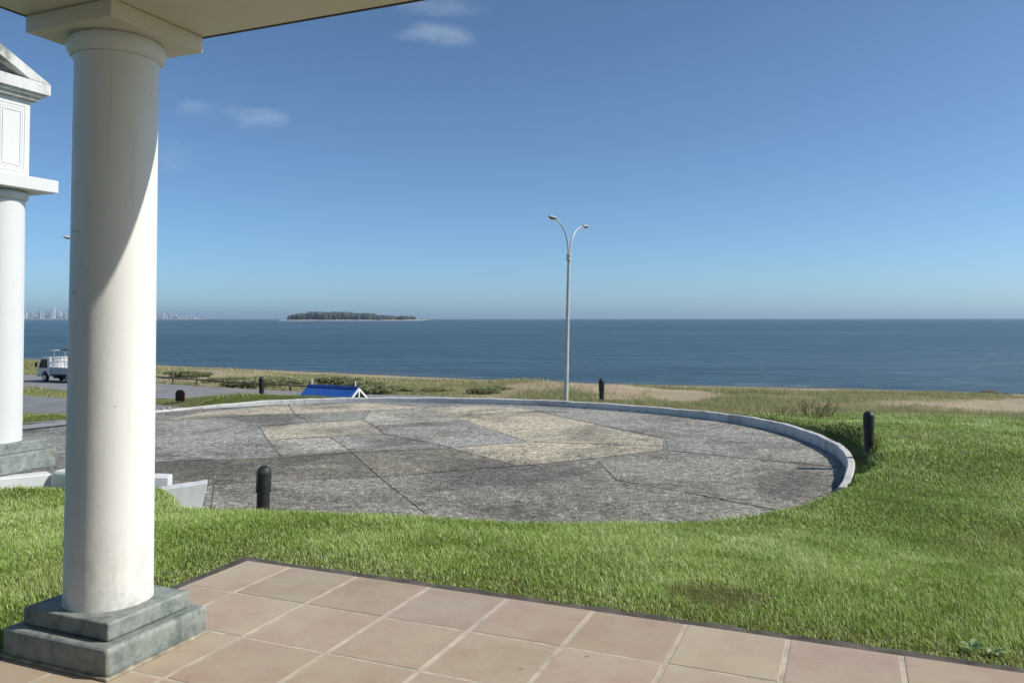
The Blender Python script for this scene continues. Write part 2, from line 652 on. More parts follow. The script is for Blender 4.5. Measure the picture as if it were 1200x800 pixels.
def mat_stained_white():
    m = NT("stained_white_render", 0.7, 0.25)
    n = m.noise(2.4, 7, 0.72, vec=m.obj(scale=(1.5, 1.5, 0.7)))
    c = m.ramp(n, [(0.36, (0.70, 0.70, 0.68)), (0.48, (0.57, 0.57, 0.53)), (0.57, (0.33, 0.33, 0.30)), (0.72, (0.14, 0.14, 0.13))])
    m.color(c)
    m.bump(m.noise(30, 4), 0.2, 0.01)
    return m.m


def mat_slate():
    m = NT("grey_green_stone", 0.6, 0.3)
    n = m.noise(3.6, 8, 0.7, dist=1.0)
    c = m.ramp(n, [(0.26, (0.060, 0.085, 0.080)), (0.46, (0.115, 0.150, 0.140)), (0.60, (0.17, 0.205, 0.19)), (0.76, (0.32, 0.34, 0.31))])
    sc = m.noise(7, 7, 0.78, vec=m.obj(scale=(1, 1, 2.2)))
    c = m.mix(m.ramp(sc, [(0.57, 0.0), (0.68, 0.6)]), c, (0.40, 0.41, 0.36))
    dk = m.noise(2.3, 7, 0.72, vec=m.obj(loc=(4, 2, 1), scale=(1, 1, .7)))
    c = m.mix(m.ramp(dk, [(0.50, 0.0), (0.60, 0.75)]), c, (0.060, 0.070, 0.068))
    br = m.noise(1.8, 5, 0.6, vec=m.obj(loc=(1, 7, 3)))
    c = m.mix(m.ramp(br, [(0.55, 0.0), (0.68, 0.5)]), c, (0.17, 0.13, 0.08))
    # worn pale arrises
    pt = m.n.new("ShaderNodeNewGeometry").outputs["Pointiness"]
    wear = m.math('MULTIPLY', m.ramp(pt, [(0.52, 0.0), (0.58, 1.0)]), m.ramp(m.noise(14, 5, 0.7), [(0.35, 0.1), (0.6, 0.9)]))
    c = m.mix(wear, c, (0.46, 0.47, 0.43))
    m.color(c)
    m.bump(m.math('ADD', m.noise(45, 5, 0.7), m.math('MULTIPLY', n, 1.5)), 0.35, 0.012)
    return m.m


def mat_tiles():
    m = NT("terracotta_floor_tile", 0.55, 0.35)
    t = m.attr("tint")
    n = m.noise(3.0, 7, 0.7)
    c = m.ramp(n, [(0.3, (0.40, 0.275, 0.205)), (0.52, (0.44, 0.35, 0.26)), (0.75, (0.46, 0.40, 0.275))])
    c = m.mix(1.0, c, t, 'MULTIPLY')
    st = m.noise(1.1, 5, 0.6, vec=m.obj(loc=(3, 8, 0)))
    c = m.mix(m.ramp(st, [(0.58, 0.0), (0.75, 0.4)]), c, (0.30, 0.25, 0.14))
    ds = m.noise(19, 4, 0.7)
    c = m.mix(m.ramp(ds, [(0.66, 0.0), (0.78, 0.35)]), c, (0.52, 0.45, 0.38))
    sp = m.noise(16, 2, 0.5, vec=m.obj(loc=(11, 5, 0)))
    c = m.mix(m.ramp(sp, [(0.755, 0.0), (0.77, 0.7)]), c, (0.16, 0.10, 0.06))
    m.color(c)
    m.b.inputs["Roughness"].default_value = 0.6
    m.bump(m.noise(9, 5, 0.6), 0.08, 0.01)
    return m.m


def mat_sea():
    m = NT("sea_water", 0.28, 0.5)
    m.b.inputs["IOR"].default_value = 1.333
    # swell and chop stretched along the shore
    v1 = m.obj(scale=(0.035, 0.11, 1), rot=(0, 0, R(20)))
    w1 = m.noise(1.0, 5, 0.6, vec=v1)
    v2 = m.obj(scale=(0.28, 0.95, 1), rot=(0, 0, R(-12)))
    w2 = m.noise(1.0, 6, 0.65, vec=v2)
    v3 = m.obj(scale=(0.004, 0.018, 1), rot=(0, 0, R(4)))
    w3 = m.noise(1.0, 4, 0.6, vec=v3)
    cur = m.noise(1.0, 3, 0.5, vec=m.obj(scale=(0.0016, 0.006, 1)))
    c = m.ramp(m.math('ADD', m.math('MULTIPLY', w3, 0.5), m.math('MULTIPLY', cur, 0.5)),
               [(0.36, (0.019, 0.043, 0.060)), (0.52, (0.034, 0.069, 0.088)), (0.66, (0.056, 0.098, 0.116))])
    w4 = m.noise(1.0, 6, 0.7, vec=m.obj(scale=(0.09, 0.34, 1), rot=(0, 0, R(6)), loc=(3, 9, 0)))
    chop = m.math('ADD', m.math('ADD', m.math('MULTIPLY', w1, 0.2), m.math('MULTIPLY', w4, 0.5)), m.math('MULTIPLY', w2, 0.3))
    c = m.mix(0.75, c, m.mix(1.0, c, m.ramp(chop, [(0.38, 0.30), (0.60, 1.75)]), 'MULTIPLY'))
    caps = m.noise(1.0, 3, 0.6, vec=m.obj(scale=(0.16, 0.5, 1), loc=(5, 1, 0)))
    c = m.mix(m.ramp(m.math('MULTIPLY', caps, m.math('ADD', w1, 0.5)), [(0.765, 0.0), (0.80, 0.8)]), c, (0.62, 0.66, 0.68))
    f = m.attr("foam", "Fac")
    c = m.mix(m.math('MULTIPLY', f, m.ramp(w2, [(0.35, 0.2), (0.55, 1.0)])), c, (0.78, 0.80, 0.80))
    m.color(c)
    m.b.inputs["Specular IOR Level"].default_value = 0.33
    h = m.math('ADD', m.math('MULTIPLY', w1, 1.0), m.math('MULTIPLY', w2, 0.35))
    m.bump(h, 1.0, 2.6)
    return m.m


def mat_blade(name, lo, mid, hi, trans=0.25):
    m = NT(name, 0.55, 0.25)
    t = m.attr("tint")
    s = m.n.new("ShaderNodeSeparateColor")
    m.l.new(t, s.inputs[0])
    c = m.ramp(s.outputs[0], [(0.0, lo), (0.5, mid), (1.0, hi)])
    c = m.mix(s.outputs[1], c, (0.30, 0.20, 0.105))
    m.color(c)
    tr = m.n.new("ShaderNodeBsdfTranslucent")
    m.l.new(c, tr.inputs[0])
    mx = m.n.new("ShaderNodeMixShader")
    mx.inputs[0].default_value = trans
    m.l.new(m.b.outputs[0], mx.inputs[1])
    m.l.new(tr.outputs[0], mx.inputs[2])
    m.l.new(mx.outputs[0], m.out.inputs[0])
    return m.m


M_GROUND = mat_ground()
M_PAVE = mat_paving()
M_ROAD = mat_asphalt("road_asphalt", (0.235, 0.235, 0.23))
M_DRIVE = mat_asphalt("drive_asphalt", (0.20, 0.205, 0.205))
M_KERB = mat_kerb()
M_WHITE = mat_painted("white_paint", (0.83, 0.83, 0.795), 0.9, 0.0, 1.0)
M_WHITE2 = mat_painted("white_paint_outdoor", (0.70, 0.705, 0.69), 0.5, 5.0)
M_CREAM = mat_painted("cream_soffit_paint", (0.78, 0.735, 0.60), 0.6, 9.0)
M_STAIN = mat_stained_white()
M_STONE = mat_slate()
M_TILE = mat_tiles()
M_GROUT = simple("tile_grout", (0.48, 0.42, 0.34), 0.9, 0.1, var=0.28, scale=9)
M_MORTAR = simple("old_mortar", (0.36, 0.33, 0.25), 0.9, 0.1, var=0.5, scale=14, bump=0.4)
M_EDGE = simple("dark_concrete", (0.105, 0.095, 0.08), 0.9, 0.1, var=0.45, scale=7, bump=0.4)
M_SEA = mat_sea()
def mat_enamel():
    m = NT("black_enamel", 0.42, 0.5)
    n = m.noise(9, 6, 0.7)
    c = m.ramp(n, [(0.3, (0.014, 0.015, 0.014)), (0.58, (0.024, 0.025, 0.024)), (0.68, (0.085, 0.078, 0.066))])
    m.color(c)
    m.set(m.b.inputs["Roughness"], m.ramp(m.noise(14, 5, 0.7), [(0.35, 0.3), (0.65, 0.75)]))
    m.bump(m.noise(60, 4), 0.15, 0.006)
    return m.m


M_BLACK = mat_enamel()
M_WOODW0 = simple("white_door_frame", (0.7, 0.7, 0.68), 0.5, 0.3)
M_GLASS0 = simple("dark_door_glass", (0.03, 0.035, 0.04), 0.1, 0.5)
M_DARKMETAL = simple("dark_fascia_metal", (0.06, 0.06, 0.065), 0.5, 0.4)

# ------------------------------------------------------------------ terrain sheet
def axis(lo, hi, flo, fhi, step, grow=1.12, maxs=400):
    a = list(np.arange(flo, fhi + 1e-6, step))
    s = step
    left = [flo]
    while left[-1] > lo:
        s = min(s * grow, maxs)
        left.append(left[-1] - s)
    s = step
    right = [a[-1]]
    while right[-1] < hi:
        s = min(s * grow, maxs)
        right.append(right[-1] + s)
    return np.array(left[:0:-1] + a + right[1:])


def grid_mesh(name, X, Y, Z, mat, kind='structure'):
    ny, nx = X.shape
    co = np.stack([X, Y, Z], -1).reshape(-1, 3)
    idx = np.arange(nx * ny).reshape(ny, nx)
    q = np.stack([idx[:-1, :-1], idx[:-1, 1:], idx[1:, 1:], idx[1:, :-1]], -1).reshape(-1, 4)
    me = bpy.data.meshes.new(name)
    me.vertices.add(len(co))
    me.vertices.foreach_set("co", co.ravel())
    me.loops.add(q.size)
    me.loops.foreach_set("vertex_index", q.ravel().astype(np.int32))
    me.polygons.add(len(q))
    me.polygons.foreach_set("loop_start", np.arange(0, q.size, 4, dtype=np.int32))
    me.update(calc_edges=True)
    me.validate()
    me.polygons.foreach_set("use_smooth", np.ones(len(me.polygons), bool))
    me.materials.append(mat)
    o = bpy.data.objects.new(name, me)
    COL.objects.link(o)
    if kind: o["kind"] = kind
    return o


def sand_weight(x, y, D):
    s = 1 - sstep(9, 15, D + (fbm(x, y, 9, 21, 3) - 0.5) * 10)
    # bare hollows and a sandy track through the dunes
    hol = sstep(0.60, 0.68, fbm(x * 0.6 + 9, y, 11, 33, 4)) * sstep(16, 22, D) * (1 - sstep(38, 45, D))
    s = np.maximum(s, hol * 0.75)
    for bx, by, r1, r2 in ((-33.5, 108, 11, 5.5), (-24, 112, 9, 3.5), (9.5, 74, 5.0, 11), (14.0, 68, 3.8, 7), (36, 55, 12, 7), (44, 58, 10, 10)):
        e = ((x - bx) / r1) ** 2 + ((y - by) / r2) ** 2
        s = np.maximum(s, (1 - sstep(0.5, 1.2, e + (fbm(x, y, 4, 5, 3) - 0.5) * 0.9)) * 0.9)
    return s


ax_ = axis(-520, 900, -13, 13, 0.11, 1.06, 60)
ay_ = axis(-60, 420, 2, 26, 0.11, 1.06, 30)
GX, GY = np.meshgrid(ax_, ay_)
sh = GX.shape
zz, D_, dt_, ins_, kd_, inp_, nl_, rd_, dd_, pin_ = ground(GX.ravel(), GY.ravel(), True)
terrain = grid_mesh("ground", GX, GY, zz.reshape(sh), M_GROUND)
sw = sand_weight(GX.ravel(), GY.ravel(), D_)
lw = sstep(76.5, 79.5, D_ + (fbm(GX.ravel(), GY.ravel(), 2.5, 8, 3) - 0.5) * 2.5)
lw = lw * np.where(GX.ravel() > 1.5, 1 - sstep(18.0, 19.2, GY.ravel() - 0.06 * GX.ravel()), 1)
lw = np.maximum(lw, 0.45 * sstep(50, 62, D_) * (GX.ravel() < -9))
wetw = 1 - sstep(0.5, 5, D_)
ca = terrain.data.color_attributes.new("cover", 'FLOAT_COLOR', 'POINT')
ca.data.foreach_set("color", np.stack([lw, sw, wetw, np.ones_like(lw)], -1).ravel())

# ------------------------------------------------------------------ sea
sx_ = axis(-26000, 26000, -170, 120, 3.0, 1.2, 2500)
sy_ = axis(-600, 32000, 60, 220, 2.0, 1.2, 2500)
SX, SY = np.meshgrid(sx_, sy_)
sD = shore(SX.ravel(), SY.ravel())
sz = np.full(SX.shape, SEA)
sea = grid_mesh("sea", SX, SY, sz, M_SEA)
foam = np.exp(-((sD + 2.2 + (fbm(SX.ravel(), SY.ravel(), 14, 2, 3) - 0.5) * 5) / 0.9) ** 2) * 0.22 * sstep(.45, .65, fbm(SX.ravel(), SY.ravel(), 22, 12, 2))
fa = sea.data.attributes.new("foam", 'FLOAT', 'POINT')
fa.data.foreach_set("value", foam)

# ------------------------------------------------------------------ forecourt paving, kerb, roads
def flat_sheet(name, poly, z, mat):
    bm = bmesh.new()
    vs = [bm.verts.new((p[0], p[1], z)) for p in poly]
    f = bm.faces.new(vs)
    bmesh.ops.triangulate(bm, faces=[f])
    bmesh.ops.recalc_face_normals(bm, faces=bm.faces)
    me = bpy.data.meshes.new(name)
    bm.to_mesh(me)
    bm.free()
    me.materials.append(mat)
    if me.polygons[0].normal.z < 0: me.flip_normals()
    o = bpy.data.objects.new(name, me)
    COL.objects.link(o)
    o["kind"] = 'structure'
    return o


BE, LB, LG, MG, BGY, DB, DB2, DG = ((.320, .290, .232), (.285, .262, .214), (.27, .264, .238), (.205, .204, .192), (.218, .222, .213),
                                    (.118, .110, .094), (.145, .136, .115), (.172, .168, .153))
SLABS = [
    (BE, [(188, 492), (245, 482), (337, 473.5), (344, 484.5)]),
    (BE, [(337, 473.5), (430, 472), (501, 478), (346, 485)]),
    (BGY, [(190, 492.5), (344, 484.7), (361, 493.7), (304, 500), (313, 515), (330, 535.5), (181, 541), (176, 512)]),
    (LB, [(304, 500), (425, 492), (450, 508), (313, 515)]),
    (MG, [(346, 485.3), (434, 481.5), (425, 491.7), (361, 493.5)]),
    (LG, [(434, 481.5), (501, 478.2), (547, 492.7), (440, 499), (425, 492)]),
    (BGY, [(440, 499.3), (547, 493), (617, 517.5), (530, 525), (450, 508)]),
    (LG, [(313, 515.3), (386, 512), (412, 529.5), (330, 535.3)]),
    (MG, [(386, 511.8), (450, 508.2), (530, 525), (412, 529.5)]),
    (DB, [(297, 537), (412, 530), (444, 559), (318, 566), (250, 567.5)]),
    (DB2, [(412, 530), (530, 525.3), (604, 546), (444, 558.8)]),
    (DB2, [(181, 541.5), (297, 537), (250, 567.5), (150, 575), (120, 560)]),
    (DG, [(250, 568), (444, 559.3), (455, 568), (511, 612), (520, 640), (240, 640)]),
    (DG, [(444, 559.3), (604, 546.5), (700, 540), (722, 563), (800, 577), (905, 600), (905, 640), (520, 640), (511, 612), (455, 568)]),
    (BE, [(501, 478.2), (560, 475.5), (612, 478.5), (700, 498), (593, 509)]),
    (LB, [(593, 509), (700, 498), (778, 515.5), (776, 523), (617, 517.5)]),
    (BE, [(617, 518), (776, 523.4), (775, 528), (635, 544), (604, 546), (530, 525.3)]),
    (MG, [(612, 478.5), (700, 481.5), (775, 487), (860, 496.5), (783, 514), (700, 497.5)]),
    (MG, [(860, 496.7), (900, 503), (960, 525), (984, 548), (783, 528), (780, 515)]),
    (DG, [(775, 528.4), (984, 548.3), (975, 575), (920, 600), (800, 576.5), (722, 562.5), (700, 540)]),
]


def pave():
    bm = bmesh.new()
    lay = bm.verts.layers.float_color.new("tint")

    def face(pts, z, c):
        vs = []
        for p in pts:
            v = bm.verts.new((p[0], p[1], z))
            v[lay] = (*c, 1)
            vs.append(v)
        f = bm.faces.new(vs)
        f.normal_update()
        if f.normal.z < 0: f.normal_flip()
        return f
    base = face(PLAZA, PZ, (0.24, 0.235, 0.215))
    for k, (c, px) in enumerate(SLABS):
        P = []
        for x, y in px:
            r_ = ray(x, y)
            t = (PZ - 1.577) / r_.z
            P.append(Vector((r_.x * t, r_.y * t)))
        cen = sum(P, Vector((0, 0))) / len(P)
        area = sum(P[i].x * P[(i + 1) % len(P)].y - P[(i + 1) % len(P)].x * P[i].y for i in range(len(P)))
        if area < 0: P.reverse()
        n = len(P)
        Q = []
        for i in range(n):
            a, b, d = P[i - 1], P[i], P[(i + 1) % n]
            def off(u, v):
                e = (v - u).normalized()
                steep = abs(e.dot(Vector((0.39, -0.92)))) > 0.9
                w = 0.011 if steep else 0.004
                nn = Vector((-e.y, e.x))
                return u + nn * w, e
            p1, e1 = off(a, b)
            p2, e2 = off(b, d)
            den = e1.x * e2.y - e1.y * e2.x
            if abs(den) < 0.08:
                Q.append(b + Vector((-e1.y, e1.x)) * 0.01)
            else:
                t = ((p2.x - p1.x) * e2.y - (p2.y - p1.y) * e2.x) / den
                Q.append(p1 + e1 * t)
        face(P, PZ + 0.0015 + 0.00006 * k, [(0.045, 0.042, 0.034), (0.10, 0.092, 0.07), (0.15, 0.14, 0.11)][(k * 7) % 3])
        jit = 1 + 0.04 * math.sin(k * 2.7)
        face(Q, PZ + 0.006 + 0.00006 * k, tuple(v * jit * 1.38 * w_ for v, w_ in zip(c, (1.04, 1.0, 0.92))))
    bmesh.ops.triangulate(bm, faces=bm.faces[:])
    me = bpy.data.meshes.new("forecourt_paving")
    bm.to_mesh(me)
    bm.free()
    me.materials.append(M_PAVE)
    o = bpy.data.objects.new("forecourt_paving", me)
    COL.objects.link(o)
    o["kind"] = 'structure'


pave()


def offset_line(P, d):
    P = np.asarray(P)
    T = np.gradient(P, axis=0)
    T /= np.linalg.norm(T, axis=1)[:, None]
    return P + np.stack([T[:, 1], -T[:, 0]], -1) * d      # to the right of travel


def ribbon(name, sections, mat, closed_section=True, kind='structure'):
    """sections: list over stations of list of (x,y,z)"""
    mb = MB()
    n, k = len(sections), len(sections[0])
    vs = [p for s in sections for p in s]
    fs = []
    for i in range(n - 1):
        for j in range(k if closed_section else k - 1):
            j2 = (j + 1) % k
            fs.append((i * k + j, i * k + j2, (i + 1) * k + j2, (i + 1) * k + j))
    if closed_section:
        fs.append(list(range(k))[::-1])
        fs.append(list(range((n - 1) * k, n * k)))
    mb.add(vs, fs)
    o = mb.build(name, mat)
    if kind: o["kind"] = kind
    return o


KW = 0.115
ko = offset_line(KERB, KW)
kin = offset_line(KERB, 0.012)
secs = []
for i in range(len(KERB)):
    wv = 0.012 * math.sin(i * 0.9) + 0.008 * math.sin(i * 2.3)
    fade = min(1.0, (len(KERB) - 1 - i) / 14.0, 0.25 + i / 14.0)
    h = (float(kerb_h(KERB[i][0])) + wv * 0.5) * (0.35 + 0.65 * fade)
    a, b, c = KERB[i], kin[i], ko[i]
    secs.append([(a[0], a[1], PZ - 0.15), (a[0], a[1], PZ + h - 0.02), (b[0], b[1], PZ + h), (c[0], c[1], PZ + h + 0.004), (c[0], c[1], PZ - 0.3)])
def segmented(name, secs, mat, step, gap):
    mb = MB()
    k = len(secs[0])
    i0 = 0
    while i0 < len(secs) - 1:
        i1 = min(i0 + step, len(secs) - 1)
        if len(secs) - 1 - i1 < 4: i1 = len(secs) - 1
        part = [[Vector(p) for p in q] for q in secs[i0:i1 + 1]]
        for q0, q1 in ((0, 1), (-1, -2)):
            for j in range(k):
                d = part[q1][j] - part[q0][j]
                part[q0][j] = part[q0][j] + d.normalized() * gap
        vs = [p for q in part for p in q]
        n = len(part)
        fs = [(i * k + j, i * k + (j + 1) % k, (i + 1) * k + (j + 1) % k, (i + 1) * k + j) for i in range(n - 1) for j in range(k)]
        fs += [list(range(k))[::-1], list(range((n - 1) * k, n * k))]
        mb.add(vs, fs)
        i0 = i1
    o = mb.build(name, mat, None, 0.012, 2)
    o["kind"] = 'structure'


segmented("kerb", secs, M_KERB, 19, 0.006)



def road_strip(name, P, hw, zf, mat):
    hw = np.asarray(hw).reshape(-1, 1) if hasattr(hw, '__len__') else hw
    L, Rr = offset_line(P, -hw), offset_line(P, hw)
    secs = []
    for l, r, c in zip(L, Rr, P):
        z = zf(c)
        secs.append([(l[0], l[1], z), (l[0] * .5 + c[0] * .5, l[1] * .5 + c[1] * .5, z + 0.04), (c[0], c[1], z + 0.06),
                     (r[0] * .5 + c[0] * .5, r[1] * .5 + c[1] * .5, z + 0.04), (r[0], r[1], z)])
    return ribbon(name, secs, mat, False)


road_strip("coast_road", ROAD, 4.3, lambda c: -4.22, M_ROAD)
road_strip("driveway", DRIVE, np.interp(DRIVE[:, 1], [23.5, 27], [1.15, 1.95]), lambda c: -1.45 + float(np.interp(c[1], [18.6, 20.5, 23, 27, 60], [0.585, 0.45, 0.2, 0.0, -0.4])) + 0.0, M_DRIVE)
# pale concrete channel between grass strip and forecourt
ap = np.array([(-16.6, 14.75), (-13.45, 16.5), (-11.35, 18.1), (-10.8, 19.0), (-10.15, 19.9)])
secs = []
for a, b in zip(offset_line(ap, -0.02), offset_line(ap, 0.9)):
    secs.append([(a[0], a[1], PZ + 0.012), (b[0], b[1], PZ + 0.03)])
ribbon("concrete_channel", secs, mat_asphalt("pale_channel", (0.27, 0.28, 0.275)), False)

# ------------------------------------------------------------------ terrace
def build_terrace():
    mb = MB()
    mb.box(((TERR_U[0] + TERR_U[1]) / 2, (TERR_V[0] + TERR_V[1]) / 2, -0.0868), (TERR_U[1] - TERR_U[0], TERR_V[1] - TERR_V[0], 0.17), MT)
    bed = mb.build("terrace_floor", M_GROUT)
    bed["kind"] = 'structure'
    # tiles: one mesh, each a low bevelled pad with its own tone
    verts, faces, tints = [], [], []
    r2 = random.Random(5)
    rows = [(-0.475, 0.044)] + [(-0.475 - TILE * (k + 1), -0.475 - TILE * k) for k in range(12)]
    for v0, v1 in rows:
        cols = [(TERR_U[0], 0.0)] + [(TILE * k, TILE * (k + 1)) for k in range(27)]
        for u0, u1 in cols:
            gu, gv = 0.0095, 0.0070
            a0, a1, b0, b1 = u0 + gu, u1 - gu, v0 + gv, v1 - (gv if v1 < 0 else 0.0)
            be = 0.004
            dz = r2.uniform(-0.0012, 0.0012)
            base = len(verts)
            for (x, y, z) in ((a0, b0, -0.006), (a1, b0, -0.006), (a1, b1, -0.006), (a0, b1, -0.006),
                              (a0 + be, b0 + be, dz), (a1 - be, b0 + be, dz), (a1 - be, b1 - be, dz), (a0 + be, b1 - be, dz)):
                verts.append(MT @ Vector((x, y, z)))
            for f in ((4, 5, 6, 7), (0, 1, 5, 4), (1, 2, 6, 5), (2, 3, 7, 6), (3, 0, 4, 7)):
                faces.append([base + i for i in f])
            t = r2.uniform(0.93, 1.07)
            tints += [(t * r2.uniform(.98, 1.02), t * r2.uniform(.97, 1.02), t * r2.uniform(0.93, 1.04), 1)] * 8
    me = bpy.data.meshes.new("terrace_tiles")
    me.from_pydata([tuple(v) for v in verts], [], faces)
    at = me.color_attributes.new("tint", 'FLOAT_COLOR', 'POINT')
    at.data.foreach_set("color", np.array(tints, float).ravel())
    me.materials.append(M_TILE)
    o = bpy.data.objects.new("terrace_tiles", me)
    COL.objects.link(o)
    o["kind"] = 'structure'
    # dark weathered concrete edging
    mb = MB()
    r3 = random.Random(3)
    w = 0.105
    vs, fs = [], []
    line = [(TERR_U[0] - w, TERR_V[0])]
    inner, outer = [], []
    N = 40
    for k in range(N + 1):
        v = TERR_V[0] + (TERR_V[1] + 0.002 - TERR_V[0]) * k / N
        inner.append((TERR_U[0] - 0.002, v))
        outer.append((TERR_U[0] - w - r3.uniform(-.014, .010), v if k < N else TERR_V[1] + w))
    for k in range(1, 161):
        u = TERR_U[0] + (TERR_U[1] - TERR_U[0]) * k / 160
        inner.append((u, TERR_V[1] + 0.002))
        outer.append((u, TERR_V[1] + w + r3.uniform(-.016, .012)))
    for (a, b), (c, d) in zip(inner, outer):
        dz = r3.uniform(-0.004, 0.002)
        vs += [MT @ Vector((a, b, -0.008 + dz)), MT @ Vector((c, d, -0.014 + dz)), MT @ Vector((c, d, -0.2)), MT @ Vector((a, b, -0.2))]
    n = len(inner)
    for i in range(n - 1):
        for j in range(4):
            j2 = (j + 1) % 4
            fs.append((i * 4 + j, i * 4 + j2, (i + 1) * 4 + j2, (i + 1) * 4 + j))
    mb.add(vs, fs)
    e = mb.build("terrace_edging", M_EDGE)
    e["kind"] = 'structure'


build_terrace()

# ------------------------------------------------------------------ near column and porch roof
CU, CV = -0.05, -1.29
colw = MT @ Vector((CU, CV, 0))
pc = empty("porch_column", colw, TH)
tag(pc, "thick white round column on a stepped grey stone base at the tiled terrace corner", "column")
mb = MB()
prof = [(0.200, 0.215), (0.198, 0.5), (0.1955, 1.2), (0.1925, 2.0), (0.1905, 2.80), (0.1915, 2.835), (0.196, 2.852)]
pp = []
for (r0, z0), (r1, z1) in zip(prof[:-1], prof[1:]):
    n = max(1, int((z1 - z0) / 0.08))
    for k in range(n):
        t = k / n
        pp.append((r0 + (r1 - r0) * t, z0 + (z1 - z0) * t))
pp.append(prof[-1])
mb.lathe(pp, 96)
mb.build("column_shaft", M_WHITE, pc)
mb = MB()
mb.lathe([(0.195, 2.854), (0.207, 2.858), (0.217, 2.870), (0.224, 2.886), (0.226, 2.904), (0.222, 2.924), (0.213, 2.938), (0.205, 2.9475)], 96)
mb.build("capital_ring", M_WHITE, pc)
mb = MB()
mb.box((0, 0, 2.9895), (0.565, 0.565, 0.082))
mb.build("abacus", M_CREAM, pc, 0.006)
mb = MB()
mb.box((0, 0, 0.066), (0.68, 0.60, 0.132))
lower = mb.build("lower_base_step", M_STONE, pc, 0.022, 3)
mb = MB()
mb.box((0, 0, 0.006), (0.708, 0.628, 0.012))
mb.build("mortar_bed", M_MORTAR, pc, 0.005)
mb = MB()
mb.box((0, 0, 0.1755), (0.555, 0.485, 0.083))
mb.build("upper_base_step", M_STONE, pc, 0.012, 3)

pr = empty("porch_roof", MT @ Vector((CU, CV, 3.0325)), TH)
tag(pr, "flat cream underside of the porch roof carried by the near white column", "roof")
mb = MB()
U0, U1, V0, V1 = -0.287, 9.0, -4.6, 0.287
mb.box(((U0 + U1) / 2, (V0 + V1) / 2, 0.17), (U1 - U0, V1 - V0, 0.34))
mb.build("soffit", M_CREAM, pr, 0.004)
mb = MB()
mb.box(((U0 + U1) / 2 - 0.01, V1 + 0.008, 0.177), (U1 - U0 + 0.03, 0.012, 0.36))
mb.box((U0 - 0.008, (V0 + V1) / 2, 0.177), (0.012, V1 - V0, 0.36))
mb.build("fascia_edge", M_DARKMETAL, pr)

# unseen wall with doors, added behind the camera to bounce light and block sky
hw = empty("added_bounce_wall", MT @ Vector((4.0, -4.75, 0)), TH)
tag(hw, "unseen white wall added behind the camera to bounce light onto the porch", "wall")
mb = MB()
for x, w_ in ((-4.6, 3.0), (3.6, 7.6)):
    mb.box((x, 0, 1.5), (w_, 0.25, 3.0))
mb.box((-1.65, 0, 2.65), (2.9, 0.25, 0.7))
mb.build("wall", M_WHITE, hw)
mb = MB()
for x in (-3.05, -1.65, -0.25):
    mb.box((x, 0, 1.15), (0.08, 0.12, 2.3))
mb.box((-1.65, 0, 2.26), (2.72, 0.10, 0.08))
mb.build("door_frame", M_WOODW0, hw)
mb = MB()
mb.box((-2.35, 0.0, 1.12), (1.31, 0.02, 2.16))
mb.box((-0.95, 0.0, 1.12), (1.31, 0.02, 2.16))
mb.build("glass_door", M_GLASS0, hw)

# ------------------------------------------------------------------ far entrance portico
PC = Vector((-7.25, 11.35, -0.52))
ep = empty("entrance_portico", PC, TH)
tag(ep, "white pedimented portico on round columns with grey stone bases, cut by the left picture edge", "portico")
# local x = normal of the visible face (to the right and towards the camera), local y = along the face, away
PL = 2.9
for k in range(2):
    y0 = -PL * k
    mb = MB()
    mb.box((0, y0, 0.125), (1.10, 1.10, 0.25))
    mb.build("lower_base_step", M_STONE, ep, 0.015, 3)
    mb = MB()
    mb.box((0, y0, 0.32), (0.92, 0.92, 0.14))
    mb.build("upper_base_step", M_STONE, ep, 0.015, 3)
    mb = MB()
    H0, H1 = 0.39, 3.76
    mb.lathe([(0.356 - 0.018 * ((i / 14) ** 1.6), H0 + (H1 - H0) * i / 14) for i in range(15)], 72, (0, y0, 0))
    mb.build("column_shaft", M_WHITE2, ep)
    mb = MB()
    mb.lathe([(0.325, H1), (0.35, H1 + 0.01), (0.377, H1 + 0.04), (0.383, H1 + 0.07), (0.375, H1 + 0.105), (0.345, H1 + 0.13), (0.33, H1 + 0.14)], 72, (0, y0, 0))
    mb.build("capital_ring", M_WHITE2, ep)
    mb = MB()
    mb.box((0, y0, H1 + 0.232), (1.07, 1.07, 0.18))
    mb.build("abacus", M_STAIN if False else M_WHITE2, ep, 0.01)
    A0, A1 = H1 + 0.322, 5.21
    mb = MB()
    mb.box((0, y0, (A0 + A1) / 2), (0.54, 0.54, A1 - A0))
    ab = mb.build("attic_block", M_WHITE2, ep, 0.006)
    # stepped panel frame, real grooves standing proud of the block
    mb = MB()
    for q, (ins, wd, pr_) in enumerate(((0.075, 0.018, 0.006), (0.110, 0.014, 0.004), (0.140, 0.018, 0.008))):
        x = 0.27 + pr_ / 2
        w2 = 0.27 - ins
        z0, z1 = A0 + ins * 1.3, A1 - ins * 1.3
        mb.box((x, y0 - w2, (z0 + z1) / 2), (pr_, wd, z1 - z0 + wd))
        mb.box((x, y0 + w2, (z0 + z1) / 2), (pr_, wd, z1 - z0 + wd))
        mb.box((x, y0, z0), (pr_, 2 * w2 - wd, wd))
        mb.box((x, y0, z1), (pr_, 2 * w2 - wd, wd))
    mb.build("panel_frame", M_WHITE2, ab, 0.003)
CZ = 5.21
y_hi, y_lo = 0.45, -PL - 0.45
mb = MB()
for dz, ex, hgt in ((0.0, -0.10, 0.05), (0.05, -0.05, 0.045)):
    mb.box((0, (y_hi + y_lo) / 2, CZ + dz + hgt / 2), (0.90 + 2 * ex, y_hi - y_lo + 2 * ex, hgt))
mb.box((0, (y_hi + y_lo) / 2, CZ + 0.095 + 0.08), (0.90, y_hi - y_lo, 0.16))
mb.build("cornice", M_STAIN, ep, 0.006)
ym = (y_hi + y_lo) / 2
ZT = CZ + 0.256
